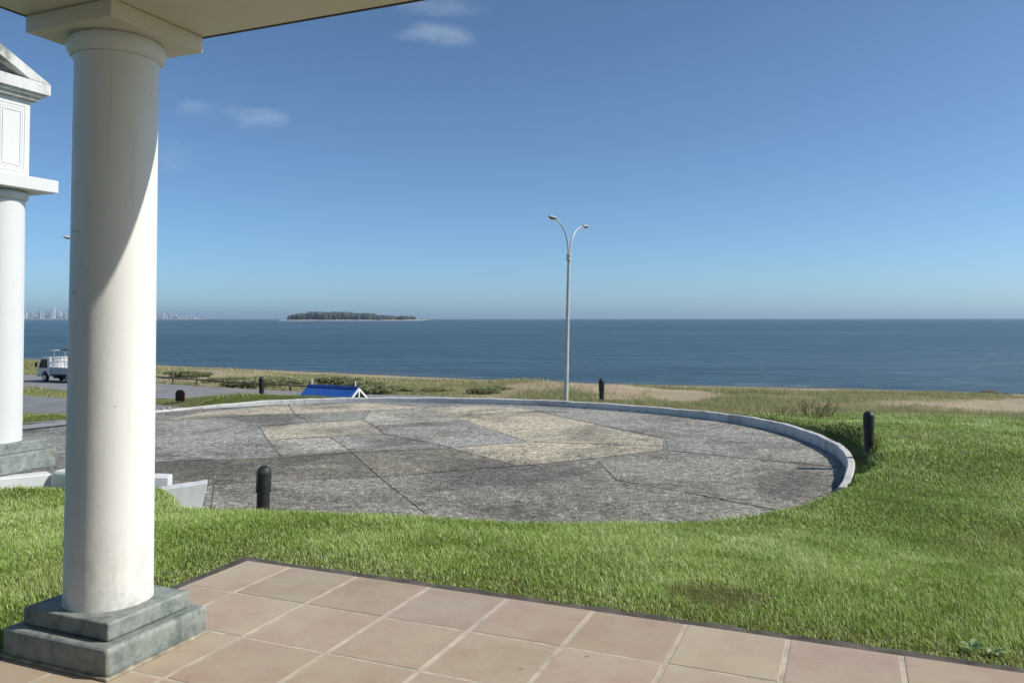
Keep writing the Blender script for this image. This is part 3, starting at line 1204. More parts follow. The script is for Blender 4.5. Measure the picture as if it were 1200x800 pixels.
RI = (y_hi - ym) * math.tan(R(23))
mb = MB()
mb.prism([(y_lo + 0.12, ZT), (y_hi - 0.12, ZT), (ym, ZT + RI - 0.02)], 'x', -0.28, 0.29)
mb.build("pediment", simple("shade_grey_render", (0.20, 0.20, 0.20), 0.85, 0.2, var=0.35, scale=5), ep)  # tympanum's shade below the raking cornice is put into this grey
mb = MB()
th_ = 0.13
for s in (1, -1):
    yo = y_hi if s > 0 else y_lo
    mb.prism([(yo, ZT + 0.002), (yo - s * 0.32, ZT + 0.002), (ym, ZT + RI - 0.005), (ym, ZT + RI + th_)], 'x', -0.45, 0.45)
mb.build("raking_cornice", M_STAIN, ep, 0.006)

# ------------------------------------------------------------------ white kerb blocks by the lawn
def kerb_block(p0, p1, w, z0, z1a, z1b, label, bev=0.02, flare=0.0):
    p0, p1 = Vector((*p0, 0)), Vector((*p1, 0))
    d = (p1 - p0)
    L = d.length
    a = math.atan2(d.y, d.x)
    mb = MB()
    n = 8
    vs, fs = [], []
    for i in range(n + 1):
        t = i / n
        zz_ = z1a + (z1b - z1a) * t + random.uniform(-.004, .004)
        ww = w / 2
        x = L * t
        lean = flare * (1 if i == n else 0)
        vs += [(x - lean, -ww, z0), (x, -ww + random.uniform(-.0012, .0012), zz_), (x, ww, zz_ + random.uniform(-.004, .004)), (x - lean, ww, z0)]
    for i in range(n):
        for j in range(4):
            j2 = (j + 1) % 4
            fs.append((i * 4 + j, i * 4 + j2, (i + 1) * 4 + j2, (i + 1) * 4 + j))
    fs.append((0, 1, 2, 3))
    fs.append((n * 4 + 3, n * 4 + 2, n * 4 + 1, n * 4))
    mb.add(vs, fs)
    o = mb.build("kerb_block", M_WHITE2, None, bev, 3, (p0.x, p0.y, 0))
    o.rotation_euler.z = a
    tag(o, label, "kerb block", "white painted kerb blocks between lawn and forecourt")
    return o


kerb_block((-8.35, 9.55), (-6.42, 11.30), 0.26, -0.95, -0.50, -0.545, "long white painted kerb under the portico's grey stone base")
kerb_block((-6.28, 11.28), (-5.72, 11.02), 0.26, -0.95, -0.50, -0.50, "white painted kerb block with rounded top just right of the portico base", 0.07)
kerb_block((-5.35, 10.98), (-4.66, 11.12), 0.26, -0.95, -0.535, -0.555, "short white kerb block in the lawn just right of the near column")
kerb_block((-4.52, 10.42), (-3.97, 10.62), 0.24, -0.95, -0.59, -0.535, "white end kerb block with a slanting end, nearest the dark bollard", 0.012, 0.09)

# ------------------------------------------------------------------ bollards
def make_bollard(loc, label, hgt=0.70, tilt=0.0):
    b = empty("bollard", loc)
    b.rotation_euler = (0, tilt, random.uniform(0, 3))
    tag(b, label, "bollard", "dark domed bollards round the forecourt")
    mb = MB()
    mb.lathe([(0.074, -0.25), (0.074, hgt * 0.55), (0.078, hgt * 0.57)], 32)
    mb.build("post", M_BLACK, b)
    mb = MB()
    mb.lathe([(0.080, hgt * 0.57), (0.089, hgt * 0.575), (0.089, hgt * 0.60), (0.081, hgt * 0.605)], 32)
    mb.build("collar", M_BLACK, b)
    mb = MB()
    pr2 = [(0.082, hgt * 0.606)]
    z = hgt * 0.61
    while z < hgt * 0.86:
        pr2 += [(0.0865, z), (0.0865, z + 0.011), (0.082, z + 0.013), (0.082, z + 0.019)]
        z += 0.021
    for k in range(9):
        a = k / 8 * math.pi / 2
        pr2.append((max(0.0865 * math.cos(a), 0.004), z + math.sin(a) * hgt * 0.125))
    mb.lathe(pr2, 32)
    mb.build("louvred_head", M_BLACK, b)
    return b


make_bollard(at_y(308, 545, 9.5) - Vector((0, 0, 0.72)), "black domed bollard nearest the camera, at the lawn edge by the white kerb end", 0.72, 0.03)
make_bollard((5.72, 13.05, zat(5.72, 13.05) - 0.02), "black domed bollard standing alone on the right lawn by the kerb's end", 0.66, -0.025)
make_bollard((2.66, 24.1, zat(2.66, 24.1) - 0.17), "dark bollard behind the far kerb, just right of the street lamp", 0.86)
make_bollard((-7.62, 24.7, zat(-7.62, 24.7) - 0.16), "dark bollard behind the far kerb, left of the blue roofed hut", 0.74)

# ------------------------------------------------------------------ street lamps
M_GALV = simple("painted_lamp_steel", (0.50, 0.52, 0.50), 0.45, 0.4, metal=0.15, scale=3)
M_LAMP = simple("lamp_housing", (0.42, 0.43, 0.41), 0.45, 0.4, scale=4)
M_LENS = simple("lamp_lens", (0.16, 0.17, 0.17), 0.25, 0.5, scale=4)


def make_lamp(loc, H, label, tilt=0.0):
    L = empty("street_lamp", loc)
    L.rotation_euler = (0, tilt, 0)
    tag(L, label, "street lamp", "twin armed street lamps along the coast road")
    hc = H - 1.62
    mb = MB()
    mb.tube([(0, 0, -0.3), (0, 0, 0.5), (0, 0, hc * 0.5), (0, 0, hc)], [0.125, 0.12, 0.10, 0.072], 16)
    mb.build("pole", M_GALV, L)
    mb = MB()
    mb.lathe([(0.08, hc - 0.30), (0.125, hc - 0.28), (0.125, hc - 0.16), (0.10, hc - 0.14), (0.10, hc - 0.09), (0.125, hc - 0.07), (0.125, hc + 0.04), (0.08, hc + 0.06)], 16)
    mb.build("collar", M_GALV, L)
    ax = Vector((0.50, 0.866, 0))
    for s in (-1, 1):
        pts = []
        for k in range(13):
            t = k / 12
            a = t * math.pi / 2 * 0.93
            out = 0.07 + 1.75 * (1 - math.cos(a)) ** 1.15
            up = 1.62 * math.sin(a) ** 1.1
            pts.append(ax * (s * out) + Vector((0, 0, hc + up - 0.02)))
        mb = MB()
        mb.tube(pts, [0.045 - 0.012 * k / 12 for k in range(13)], 10)
        arm = mb.build("arm", M_GALV, L)
        e = pts[-1]
        d = (pts[-1] - pts[-2]).normalized()
        fw = ax * s
        yw = Vector((0, 0, 1)).cross(fw)
        zt = d.z * 0.5
        fw2 = (fw + Vector((0, 0, zt))).normalized()
        zw = fw2.cross(yw).normalized()
        Mh = Matrix(((fw2.x, yw.x, zw.x, e.x), (fw2.y, yw.y, zw.y, e.y), (fw2.z, yw.z, zw.z, e.z), (0, 0, 0, 1)))
        mb = MB()
        n, k = 9, 16
        vs, fs = [], []
        for i in range(n):
            t = i / (n - 1)
            w = 0.155 * math.sin(math.pi * (0.10 + 0.84 * t)) ** 0.6
            hh = 0.085 * math.sin(math.pi * (0.14 + 0.78 * t)) ** 0.7
            for j in range(k):
                a = 2 * math.pi * j / k
                z = math.sin(a) * hh
                if z < 0: z *= 0.25
                vs.append((-0.06 + 0.66 * t, math.cos(a) * w, z + 0.02))
        for i in range(n - 1):
            for j in range(k):
                j2 = (j + 1) % k
                fs.append((i * k + j, i * k + j2, (i + 1) * k + j2, (i + 1) * k + j))
        fs += [tuple(range(k))[::-1], tuple(range((n - 1) * k, n * k))]
        mb.add(vs, fs, True, Mh)
        hd = mb.build("lamp_head", M_LAMP, L)
        mb = MB()
        vs, fs = [], []
        for i in range(6):
            t = i / 5
            w = 0.115 * math.sin(math.pi * (0.12 + 0.78 * t)) ** 0.6
            dz = -0.075 * math.sin(math.pi * (0.08 + 0.86 * t))
            for j in range(7):
                a = math.pi * j / 6
                vs.append((0.10 + 0.42 * t, math.cos(a) * w, 0.0 + dz * math.sin(a)))
        for i in range(5):
            for j in range(6):
                fs.append((i * 7 + j, i * 7 + j + 1, (i + 1) * 7 + j + 1, (i + 1) * 7 + j))
        mb.add(vs, fs, True, Mh)
        mb.build("lens", M_LENS, hd)
    return L


LX, LY = 2.62, 40.0
zl = zat(LX, LY)
HL = 6.33 - zl
make_lamp((LX, LY, zl), HL, "tall pale street lamp with two curved arms standing against the sea in mid picture", R(1.4))
# a second lamp of the row, seen only by the tip of one head beside the near column
best = None
for Yc in np.arange(34, 60, 0.5):
    xh = -0.5495 * (Yc - 1.4)
    xp = xh + 1.02
    zh = zat(xp, Yc) + HL - 0.05
    py = 373 - 945 * (zh - 1.58) / (Yc - 1.4)
    if best is None or abs(py - 279.5) < best[0]: best = (abs(py - 279.5), xp, Yc)
make_lamp((best[1], best[2], zat(best[1], best[2])), HL, "street lamp almost hidden behind the near column, one head tip showing at its left")

# ------------------------------------------------------------------ blue-roofed hut
M_BLUE = NT("blue_roof_sheet", 0.45, 0.4)
_n = M_BLUE.noise(1.5, 5, 0.6)
_st = M_BLUE.math('FRACT', M_BLUE.math('MULTIPLY', M_BLUE.noise(3, 3), 1.0))
M_BLUE.color(M_BLUE.ramp(_n, [(0.3, (0.020, 0.085, 0.34)), (0.7, (0.035, 0.125, 0.44))]))
M_BLUE = M_BLUE.m
M_WOODW = simple("white_painted_wood", (0.72, 0.72, 0.70), 0.6, 0.3, scale=5)
M_WOOD = simple("weathered_wood", (0.17, 0.135, 0.10), 0.85, 0.2, var=0.35, scale=6)
HY = 44.0
hc_ = Vector((-9.70, HY, 0))
ra = math.atan2(-0.447, 0.894)
hz = 1.58 - 79.0 / 945 * HY            # ridge height
hut = empty("roadside_hut", (hc_.x, hc_.y, hz - 2.45), ra)
tag(hut, "small wooden hut with a bright blue pitched roof showing just above the far kerb", "hut")
HLN, HS, HP = 3.4, 1.35, 0.95         # ridge length, half span, rise
for s in (1, -1):
    mb = MB()
    n = 30
    vs, fs = [], []
    for i in range(n + 1):
        x = -HLN / 2 + HLN * i / n
        dz = 0.018 * (i % 2)
        vs += [(x, 0, 2.45 + dz), (x, -s * HS * 1.12, 2.45 - HP * 1.12 + dz)]
    for i in range(n):
        fs.append((2 * i, 2 * i + 2, 2 * i + 3, 2 * i + 1))
    mb.add(vs, fs)
    rp = mb.build("roof_slope", M_BLUE, hut)
    sd = rp.modifiers.new("thickness", 'SOLIDIFY')
    sd.thickness = 0.02
    sd.offset = 0
mb = MB()
mb.prism([(-0.17, 2.375), (0, 2.495), (0.17, 2.375), (0.17, 2.40), (0, 2.525), (-0.17, 2.40)], 'x', -HLN / 2 - 0.02, HLN / 2 + 0.02)
mb.build("ridge_cap", simple("dark_blue_ridge", (0.015, 0.05, 0.20), 0.5, 0.4), hut)
for s in (-1, 1):
    xg = s * (HLN / 2 + 0.02)
    mb = MB()
    mb.prism([(-HS * 1.12, 2.38 - HP * 1.12), (-HS * 1.0, 2.38 - HP * 1.12), (0, 2.31), (HS, 2.38 - HP * 1.12), (HS * 1.12, 2.38 - HP * 1.12), (0, 2.44)], 'x', xg - 0.03, xg + 0.03)
    mb.box((xg, 0, 1.9), (0.07, 0.09, 0.82))
    mb.box((xg, 0, 1.50), (0.07, HS * 1.9, 0.09))
    mb.build("gable_frame", M_WOODW, hut)
    mb = MB()
    mb.box((s * (HLN / 2 - 0.22), 0, 2.62), (0.05, 0.05, 0.36))
    mb.build("ridge_finial", M_WOODW, hut)
for sx in (-1, 1):
    for sy in (-1, 1):
        mb = MB()
        mb.box((sx * 1.3, sy * 1.05, 0.68), (0.1, 0.1, 1.76))
        mb.build("post", M_WOODW, hut)
mb = MB()
mb.box((0, 0.98, 0.70), (2.5, 0.05, 1.3))
mb.box((0, 0.80, 0.42), (2.3, 0.36, 0.06))
mb.build("back_wall", M_WOOD, hut)

# ------------------------------------------------------------------ truck
M_TW = simple("truck_white_paint", (0.66, 0.67, 0.67), 0.35, 0.5, var=0.06, scale=2)
M_TG = simple("truck_bed_grey", (0.38, 0.42, 0.47), 0.5, 0.4, var=0.15, scale=2)
M_GLASS = simple("dark_window_glass", (0.03, 0.045, 0.055), 0.08, 0.6, scale=2)
M_RUB = simple("tyre_rubber", (0.02, 0.02, 0.02), 0.9, 0.1)
M_CHS = simple("chassis_black", (0.03, 0.03, 0.03), 0.7, 0.2)
M_RED = simple("faded_red_paint", (0.33, 0.09, 0.06), 0.6, 0.3)
fwd = Vector((-0.894, 0.447, 0))
lft = Vector((-0.447, -0.894, 0))
i_t = int(np.argmin(np.abs(ROAD[:, 0] / ROAD[:, 1] + 0.589)))
nose = Vector((ROAD[i_t][0], ROAD[i_t][1], 0)) + lft * 1.9
nx_ = -0.5725 * nose.y
tc_ = Vector((nx_, nose.y, -4.17)) - fwd * 2.55
tr = empty("flatbed_truck", tc_, math.atan2(fwd.y, fwd.x))
tr.scale = (0.97, 0.97, 0.97)
tag(tr, "white and grey cab-over flatbed truck with a pipe rack, driving left on the coast road", "truck")
mb = MB()
mb.box((-0.2, 0.42, 0.62), (5.0, 0.1, 0.2))
mb.box((-0.2, -0.42, 0.62), (5.0, 0.1, 0.2))
mb.box((-0.3, 0, 0.60), (0.5, 1.3, 0.35))
mb.box((0.2, 0.68, 0.55), (0.7, 0.3, 0.36))
mb.build("chassis", M_CHS, tr)
mb = MB()
mb.prism([(2.72, 0.52), (2.74, 1.22), (2.30, 2.22), (2.15, 2.30), (1.02, 2.32), (0.98, 0.62), (1.25, 0.60), (1.32, 0.86), (1.55, 1.02), (1.85, 1.02), (2.10, 0.86), (2.18, 0.52)], 'y', -0.93, 0.93)
cab = mb.build("cab", M_TW, tr, 0.05, 2)
for s in (1, -1):
    mb = MB()
    mb.prism([(2.52, 1.30), (2.20, 2.10), (1.32, 2.10), (1.32, 1.30)], 'y', s * 0.934 - 0.008, s * 0.934 + 0.008)
    mb.build("side_window", M_GLASS, cab)
    mb = MB()
    mb.tube([(2.52, s * 0.94, 1.75), (2.68, s * 1.08, 1.82)], 0.02, 8)
    mb.box((2.68, s * 1.12, 1.62), (0.08, 0.18, 0.42))
    mb.build("mirror", M_CHS, cab)
    mb = MB()
    mb.box((2.745, s * 0.68, 0.80), (0.04, 0.30, 0.17))
    mb.build("headlight", simple("headlight_lens", (0.6, 0.6, 0.58), 0.2, 0.5), cab)
mb = MB()
wv = [(2.705, 1.32), (2.365, 2.10)]
mb.add([(wv[0][0] + .012, -0.80, wv[0][1]), (wv[0][0] + .012, 0.80, wv[0][1]), (wv[1][0] + .012, 0.74, wv[1][1]), (wv[1][0] + .012, -0.74, wv[1][1]),
        (wv[0][0] - .03, -0.80, wv[0][1]), (wv[0][0] - .03, 0.80, wv[0][1]), (wv[1][0] - .03, 0.74, wv[1][1]), (wv[1][0] - .03, -0.74, wv[1][1])],
       [(0, 1, 2, 3), (7, 6, 5, 4), (0, 4, 5, 1), (1, 5, 6, 2), (2, 6, 7, 3), (3, 7, 4, 0)])
mb.build("windscreen", M_GLASS, cab)
mb = MB()
mb.box((2.76, 0, 0.58), (0.10, 1.80, 0.20))
mb.build("bumper", M_CHS, cab)
mb = MB()
mb.box((-0.95, 0, 0.82), (3.55, 1.92, 0.12))
for s in (1, -1):
    mb.box((-0.95, s * 0.95, 1.10), (3.55, 0.04, 0.44))
    for q in range(4):
        mb.box((-2.62 + q * 1.12, s * 0.975, 1.10), (0.06, 0.03, 0.46))
mb.box((-2.72, 0, 1.10), (0.04, 1.86, 0.44))
bed = mb.build("bed", M_TG, tr)
mb = MB()
for s in (1, -1):
    mb.tube([(-2.7, s * 0.955, 1.36), (0.8, s * 0.955, 1.36)], 0.03, 8)
mb.build("cargo_rail", M_RED, bed)
mb = MB()
for s in (1, -1):
    mb.tube([(0.80, s * 0.86, 0.9), (0.80, s * 0.86, 2.0), (0.55, s * 0.86, 2.26), (-0.35, s * 0.86, 2.26), (-0.60, s * 0.86, 2.1), (-0.60, s * 0.86, 1.3)], 0.035, 8)
mb.box((0.80, 0, 1.25), (0.05, 1.66, 0.5))
mb.tube([(0.55, -0.86, 2.26), (0.55, 0.86, 2.26)], 0.035, 8)
mb.tube([(-0.35, -0.86, 2.26), (-0.35, 0.86, 2.26)], 0.035, 8)
mb.build("headboard_frame", M_TW, tr)
mb = MB()
for s in (1, -1):
    mb.tube([(1.9, s * 0.55, 2.93), (-2.5, s * 0.55, 2.93)], 0.03, 8)
    for x in (0.9, -2.4):
        mb.tube([(x, s * 0.55, 1.0), (x, s * 0.55, 2.93)], 0.025, 8)
for x in (1.7, 0.3, -1.1, -2.3):
    mb.tube([(x, -0.55, 2.93), (x, 0.55, 2.93)], 0.025, 8)
mb.build("pipe_rack", M_GALV, tr)
mb = MB()
for k in range(5):
    mb.tube([(0.2, -0.4 + 0.18 * k, 3.0), (-2.9, -0.4 + 0.18 * k, 3.0)], 0.055, 8)
mb.build("pipe_load", M_CHS, tr)
for x, dual in ((1.70, False), (-1.55, True)):
    for s in (1, -1):
        mb = MB()
        Mw = Matrix.Translation((x, s * (0.80 if not dual else 0.72), 0.40)) @ Matrix.Rotation(R(90), 4, 'X')
        hw = 0.11 if not dual else 0.20
        mb.lathe([(0.22, -hw), (0.36, -hw), (0.40, -hw + 0.04), (0.40, hw - 0.04), (0.36, hw), (0.22, hw)], 28, M=Mw)
        w = mb.build("wheel", M_RUB, tr)
        mb = MB()
        Mw2 = Matrix.Translation((x, s * ((0.80 if not dual else 0.72) + hw * 0.72), 0.40)) @ Matrix.Rotation(R(90), 4, 'X')
        mb.lathe([(0.03, -0.05), (0.10, -0.045), (0.225, -0.07), (0.225, 0.07), (0.10, 0.045), (0.03, 0.05)], 20, M=Mw2)
        mb.build("rim", M_TW, w)

# ------------------------------------------------------------------ roadside fence
far = offset_line(ROAD, -5.1)
keep = [p for p in far if -0.53 < p[0] / p[1] < -0.12 and p[1] < 90]
st = []
seg_l = np.cumsum([0] + [math.hypot(*(np.array(keep[i + 1]) - keep[i])) for i in range(len(keep) - 1)])
for t in np.arange(0, seg_l[-1], 3.6):
    st.append((np.interp(t, seg_l, [p[0] for p in keep]), np.interp(t, seg_l, [p[1] for p in keep])))
rf = empty("roadside_fence", (st[0][0], st[0][1], zat(*st[0])))
tag(rf, "low grey weathered wooden post and rail fence along the dune side of the coast road", "fence")
tops = []
for k, (x, y) in enumerate(st):
    z = zat(x, y)
    hgt = 1.05 if k % 3 == 1 else 0.75
    mb = MB()
    mb.tube([(x, y, z - 0.2), (x + random.uniform(-.06, .06), y, z + hgt)], [0.09, 0.08], 8)
    o = mb.build("post", M_WOOD, rf)
    o.matrix_parent_inverse = Matrix.Translation(rf.location).inverted()
    tops.append((x, y + 0.05, z + 0.52 + random.uniform(-.08, .05)))
mb = MB()
mb.tube(tops, 0.065, 8)
o = mb.build("rail", M_WOOD, rf)
o.matrix_parent_inverse = Matrix.Translation(rf.location).inverted()

# ------------------------------------------------------------------ brown board by the driveway
p = hit(211, 471)
sc_ = p.y / 945
sb = empty("sign_board", p, R(-18))
tag(sb, "dark brown board with clipped top corners standing in the grass left of the forecourt", "sign")
w, h = 6.2 * sc_, 14.3 * sc_
mb = MB()
mb.prism([(-w, 0.04), (w, 0.04), (w, h * 0.78), (w * 0.55, h), (-w * 0.55, h), (-w, h * 0.78)], 'y', -0.03, 0.03)
mb.build("board", simple("brown_stained_wood", (0.055, 0.028, 0.022), 0.7, 0.2, var=0.3), sb, 0.01)
for s in (-1, 1):
    mb = MB()
    mb.box((s * w * 0.6, 0.056, h * 0.4 - 0.1), (0.05, 0.05, h * 0.9 + 0.2))
    mb.build("post", M_WOOD, sb)

# ------------------------------------------------------------------ pebbles by the forecourt's left end
for k, (px, py, lab) in enumerate(((184, 481.5, "pale stone beside the near column, leftmost of three at the forecourt's left end"),
                                   (191, 480.0, "pale stone in the middle of three at the forecourt's left end"),
                                   (198, 478.8, "pale stone nearest the kerb, rightmost of three at the forecourt's left end"))):
    r = ray(px, py)
    t = (PZ - 1.577) / r.z
    mb = MB()
    bm = bmesh.new()
    bmesh.ops.create_icosphere(bm, subdivisions=2, radius=0.05)
    vs = [(v.co.x * random.uniform(.85, 1.2), v.co.y * random.uniform(.85, 1.2), v.co.z * 0.7) for v in bm.verts]
    fs = [[v.index for v in f.verts] for f in bm.faces]
    bm.free()
    mb.add(vs, fs, True)
    o = mb.build("stone", M_MORTAR, None, loc=(r.x * t, r.y * t, PZ + 0.025))
    tag(o, lab, "stone", "pale stones at the forecourt's left end")

# ------------------------------------------------------------------ rocks at the shore, right
M_ROCK = simple("dark_shore_rock", (0.10, 0.085, 0.065), 0.9, 0.2, var=0.4, scale=2, bump=0.5)
for px, py, rx, rz_, lab in ((1160, 462, 1.25, 0.40, "broadest dark rock on the sandy crest at the right picture edge"),
                             (1146, 461.5, 0.6, 0.22, "small dark rock on the sandy crest, left of the broad rock"),
                             (1179, 462.5, 0.7, 0.28, "small dark rock on the sandy crest, right of the broad rock")):
    p = hit(px, py + 1.5, 30)
    bm = bmesh.new()
    bmesh.ops.create_icosphere(bm, subdivisions=3, radius=1)
    mb = MB()
    vs = []
    for v in bm.verts:
        n = float(fbm(np.array([v.co.x * 3 + px]), np.array([v.co.y * 3 + v.co.z * 5]), 1.4, 4, 3)[0])
        vs.append((v.co.x * rx * (0.7 + 0.6 * n), v.co.y * rx * 0.7 * (0.7 + 0.6 * n), v.co.z * rz_ * (0.5 + n)))
    mb.add(vs, [[v.index for v in f.verts] for f in bm.faces], True)
    bm.free()
    o = mb.build("rock", M_ROCK, None, loc=(p.x, p.y, p.z + 0.02))
    tag(o, lab, "rock", "dark rocks on the right-hand beach crest")

# ------------------------------------------------------------------ island
IY = 3000.0
mpp = IY / 945
ipx = [330, 337, 342, 348, 356, 366, 376, 388, 400, 415, 430, 442, 452, 460, 470, 482, 492, 498]
ih = [0.0, 0.4, 5.2, 6.4, 7.0, 7.2, 7.7, 7.3, 6.9, 6.2, 5.2, 4.1, 3.0, 1.3, 0.7, 0.5, 0.3, 0.0]
gx = np.linspace(-860, -325, 120)
gy = np.linspace(IY - 40, IY + 320, 40)
IX, IYY = np.meshgrid(gx, gy)
pxs = 600 + 945 * IX / IY
prof_h = np.interp(pxs, ipx, ih)
cross = np.clip(1 - ((IYY - IY - 130) / 165) ** 2, 0, 1)
wid = sstep(0, 0.05, prof_h)
base = np.where((cross > 0), -0.3 + 8.0 * np.sqrt(cross) * wid, -1.0)
tall = np.clip(prof_h * mpp * 0.6 - 4, 0, 60) * sstep(0.45, 0.9, cross)
isl = grid_mesh("island", IX, IYY, SEA + np.minimum(base, 3.6) * sstep(0.0, 0.3, cross) + tall - 0.4 * (cross <= 0), None or simple("island_sand", (0.48, 0.42, 0.34), 0.95, 0.1, scale=0.02))
M_WOODS = simple("far_evergreen_foliage", (0.075, 0.088, 0.070), 0.9, 0.1, var=0.45, scale=0.05)
bm = bmesh.new()
bmesh.ops.create_icosphere(bm, subdivisions=2, radius=1)
ico_v = [v.co.copy() for v in bm.verts]
ico_f = [[v.index for v in f.verts] for f in bm.faces]
bm.free()
mb = MB()
ri = random.Random(2)
for k in range(2600):
    x = ri.uniform(-838, -352)
    px = 600 + 945 * x / IY
    hp = float(np.interp(px, ipx, ih))
    y = IY + ri.uniform(-12, 200)
    cr = max(0.0, 1 - ((y - IY - 130) / 165) ** 2)
    if hp < 1.0:
        if not (464 < px < 479) or k % 3: continue
        top = 3.0 * mpp * ri.uniform(0.6, 1.0) + 8
    else:
        top = (hp * mpp + 8) * min(1.0, 0.45 + 0.9 * cr ** 0.6) * ri.uniform(0.78, 1.07) * (0.93 + 0.14 * math.sin(x / 23.0) * math.sin(x / 9.0))
    r = ri.uniform(3.0, 7.5) if ri.random() < 0.85 else ri.uniform(7, 11)
    zc = SEA + top - r * 0.8
    mb.add([(x + v.x * r * ri.uniform(.8, 1.2), y + v.y * r, zc + v.z * r * 0.9 * ri.uniform(.75, 1.2)) for v in ico_v], ico_f, True)
    if ri.random() < 0.5:
        mb.add([(x + v.x * r * .9, y + v.y * r, max(SEA + 5, zc - r) + v.z * r * 0.9) for v in ico_v], ico_f, True)
wd_ = mb.build("island_woods", M_WOODS)
tag(wd_, "dark evergreen wood covering the low island on the horizon", "woods", kind="stuff")

bt = empty("motor_boat", ((494.5 - 600) / 945 * 2950, 2950, SEA), R(5))
tag(bt, "tiny white motor boat off the sandy right tip of the island", "boat")
mb = MB()
mb.add([(-6, -1.7, 1.3), (-6, 1.7, 1.3), (3, 1.7, 1.5), (7, 0, 2.0), (3, -1.7, 1.5), (-6, -1.2, -0.3), (-6, 1.2, -0.3), (3, 1.0, -0.3), (6, 0, -0.2), (3, -1.0, -0.3)],
       [(0, 1, 2, 3, 4), (5, 9, 8, 7, 6), (0, 5, 6, 1), (1, 6, 7, 2), (2, 7, 8, 3), (3, 8, 9, 4), (4, 9, 5, 0)])
mb.build("hull", M_TW, bt)
mb = MB()
mb.prism([(-3.5, 1.3), (2.2, 1.4), (1.2, 3.6), (-3.0, 3.6)], 'y', -1.2, 1.2)
mb.build("cabin", M_TW, bt)

# ------------------------------------------------------------------ far city on its low shore
CY = 8000.0
cm = CY / 945
xs = np.linspace(-5400, -3010, 80)
secs = []
for x in xs:
    t = min(1, (-3010 - x) / 350)
    secs.append([(x, CY - 30, SEA - 1), (x, CY - 10, SEA + 3 + 3 * t), (x, CY + 300, SEA + 7 + 9 * t + 4 * math.sin(x / 90)), (x, CY + 700, SEA - 1)])
ribbon("far_shore", secs, simple("far_shore_cover", (0.30, 0.29, 0.25), 0.95, 0.1, var=0.5, scale=0.01), False)


def mat_facade(name, wall):
    m = NT(name, 0.7, 0.2)
    b = m.n.new("ShaderNodeTexBrick")
    b.offset = 0.0
    b.inputs["Scale"].default_value = 1.0
    b.inputs["Brick Width"].default_value = 4.5
    b.inputs["Row Height"].default_value = 3.2
    b.inputs["Mortar Size"].default_value = 0.75
    b.inputs["Color1"].default_value = (0.36, 0.39, 0.42, 1)
    b.inputs["Color2"].default_value = (0.46, 0.48, 0.50, 1)
    b.inputs["Mortar"].default_value = (*wall, 1)
    mp = m.obj(rot=(R(90), 0, 0))
    m.l.new(mp, b.inputs["Vector"])
    m.color(b.outputs["Color"])
    return m.m


FAC = [mat_facade("pale_facade", (0.72, 0.71, 0.68)), mat_facade("white_facade", (0.85, 0.85, 0.83)), mat_facade("sand_facade", (0.58, 0.53, 0.46)), mat_facade("grey_facade", (0.42, 0.42, 0.42))]
rc = random.Random(8)
shape_words = ["pale slab tower", "white stepped tower", "sandy coloured tower block", "grey tower block"]


def tower(px, hpx, wpx, fac, label, group, dy=0):
    X = (px - 600) / 945 * (CY + dy)
    w = wpx * cm
    H = hpx * cm + 8
    mb = MB()
    kind = rc.randrange(3)
    d = w * rc.uniform(0.8, 1.3)
    if kind == 0:
        mb.box((0, 0, H * 0.46), (w, d, H * 0.92))
        mb.box((w * 0.1, 0, H * 0.96), (w * 0.45, d * 0.5, H * 0.08))
    elif kind == 1:
        mb.box((0, 0, H * 0.35), (w, d, H * 0.70))
        mb.box((-w * 0.12, 0, H * 0.82), (w * 0.72, d * 0.8, H * 0.24))
        mb.box((-w * 0.12, 0, H * 0.97), (w * 0.3, d * 0.4, H * 0.06))
    else:
        mb.box((-w * 0.27, 0, H * 0.5), (w * 0.46, d, H))
        mb.box((w * 0.23, d * 0.1, H * 0.44), (w * 0.53, d * 0.9, H * 0.88))
    mb.box((0, 0, H * 0.03), (w * 1.35, d * 1.3, H * 0.06))
    o = mb.build("apartment_tower", FAC[fac], None, loc=(X, CY + dy, SEA + 4))
    tag(o, label, "building", group)


ORD = 'first second third fourth fifth sixth seventh eighth ninth tenth eleventh twelfth thirteenth fourteenth fifteenth sixteenth seventeenth eighteenth nineteenth twentieth twenty-first twenty-second'.split()
LEFT = [(29.5, 6, 2.4), (32.3, 7.2, 2.2), (35.2, 2.6, 3), (38.0, 3.2, 2.2), (40.4, 5.6, 2.4), (43.0, 4.2, 2.4), (45.6, 2.8, 2.5), (48.6, 9.0, 2.6), (51.2, 5.2, 2.2), (53.6, 5.0, 2.2),
        (56.2, 3.8, 2.0), (58.3, 6.0, 2.0), (60.2, 8.0, 1.9), (62.2, 9.4, 1.9), (65.1, 13.0, 2.1), (67.7, 10.0, 2.2), (69.8, 5.2, 1.8), (72.1, 9.2, 2.4), (74.2, 6.0, 2.0), (76.6, 4.0, 2.0), (79.2, 7.0, 2.4), (82, 9.5, 2.2)]
for k, (px, hp, wp) in enumerate(LEFT):
    nm = shape_words[k % 4]
    ex = {14: "tallest needle-like tower of the far skyline left of the near column",
          7: "tallest tower in the left half of the far skyline between the two columns"}.get(k)
    tower(px, hp, wp, k % 4 if k != 14 else 1, ex or "%s, %s from the left in the far skyline between the columns" % (nm, ORD[k]) if ex is None else ex,
          "towers of the far city skyline", rc.uniform(0, 250))
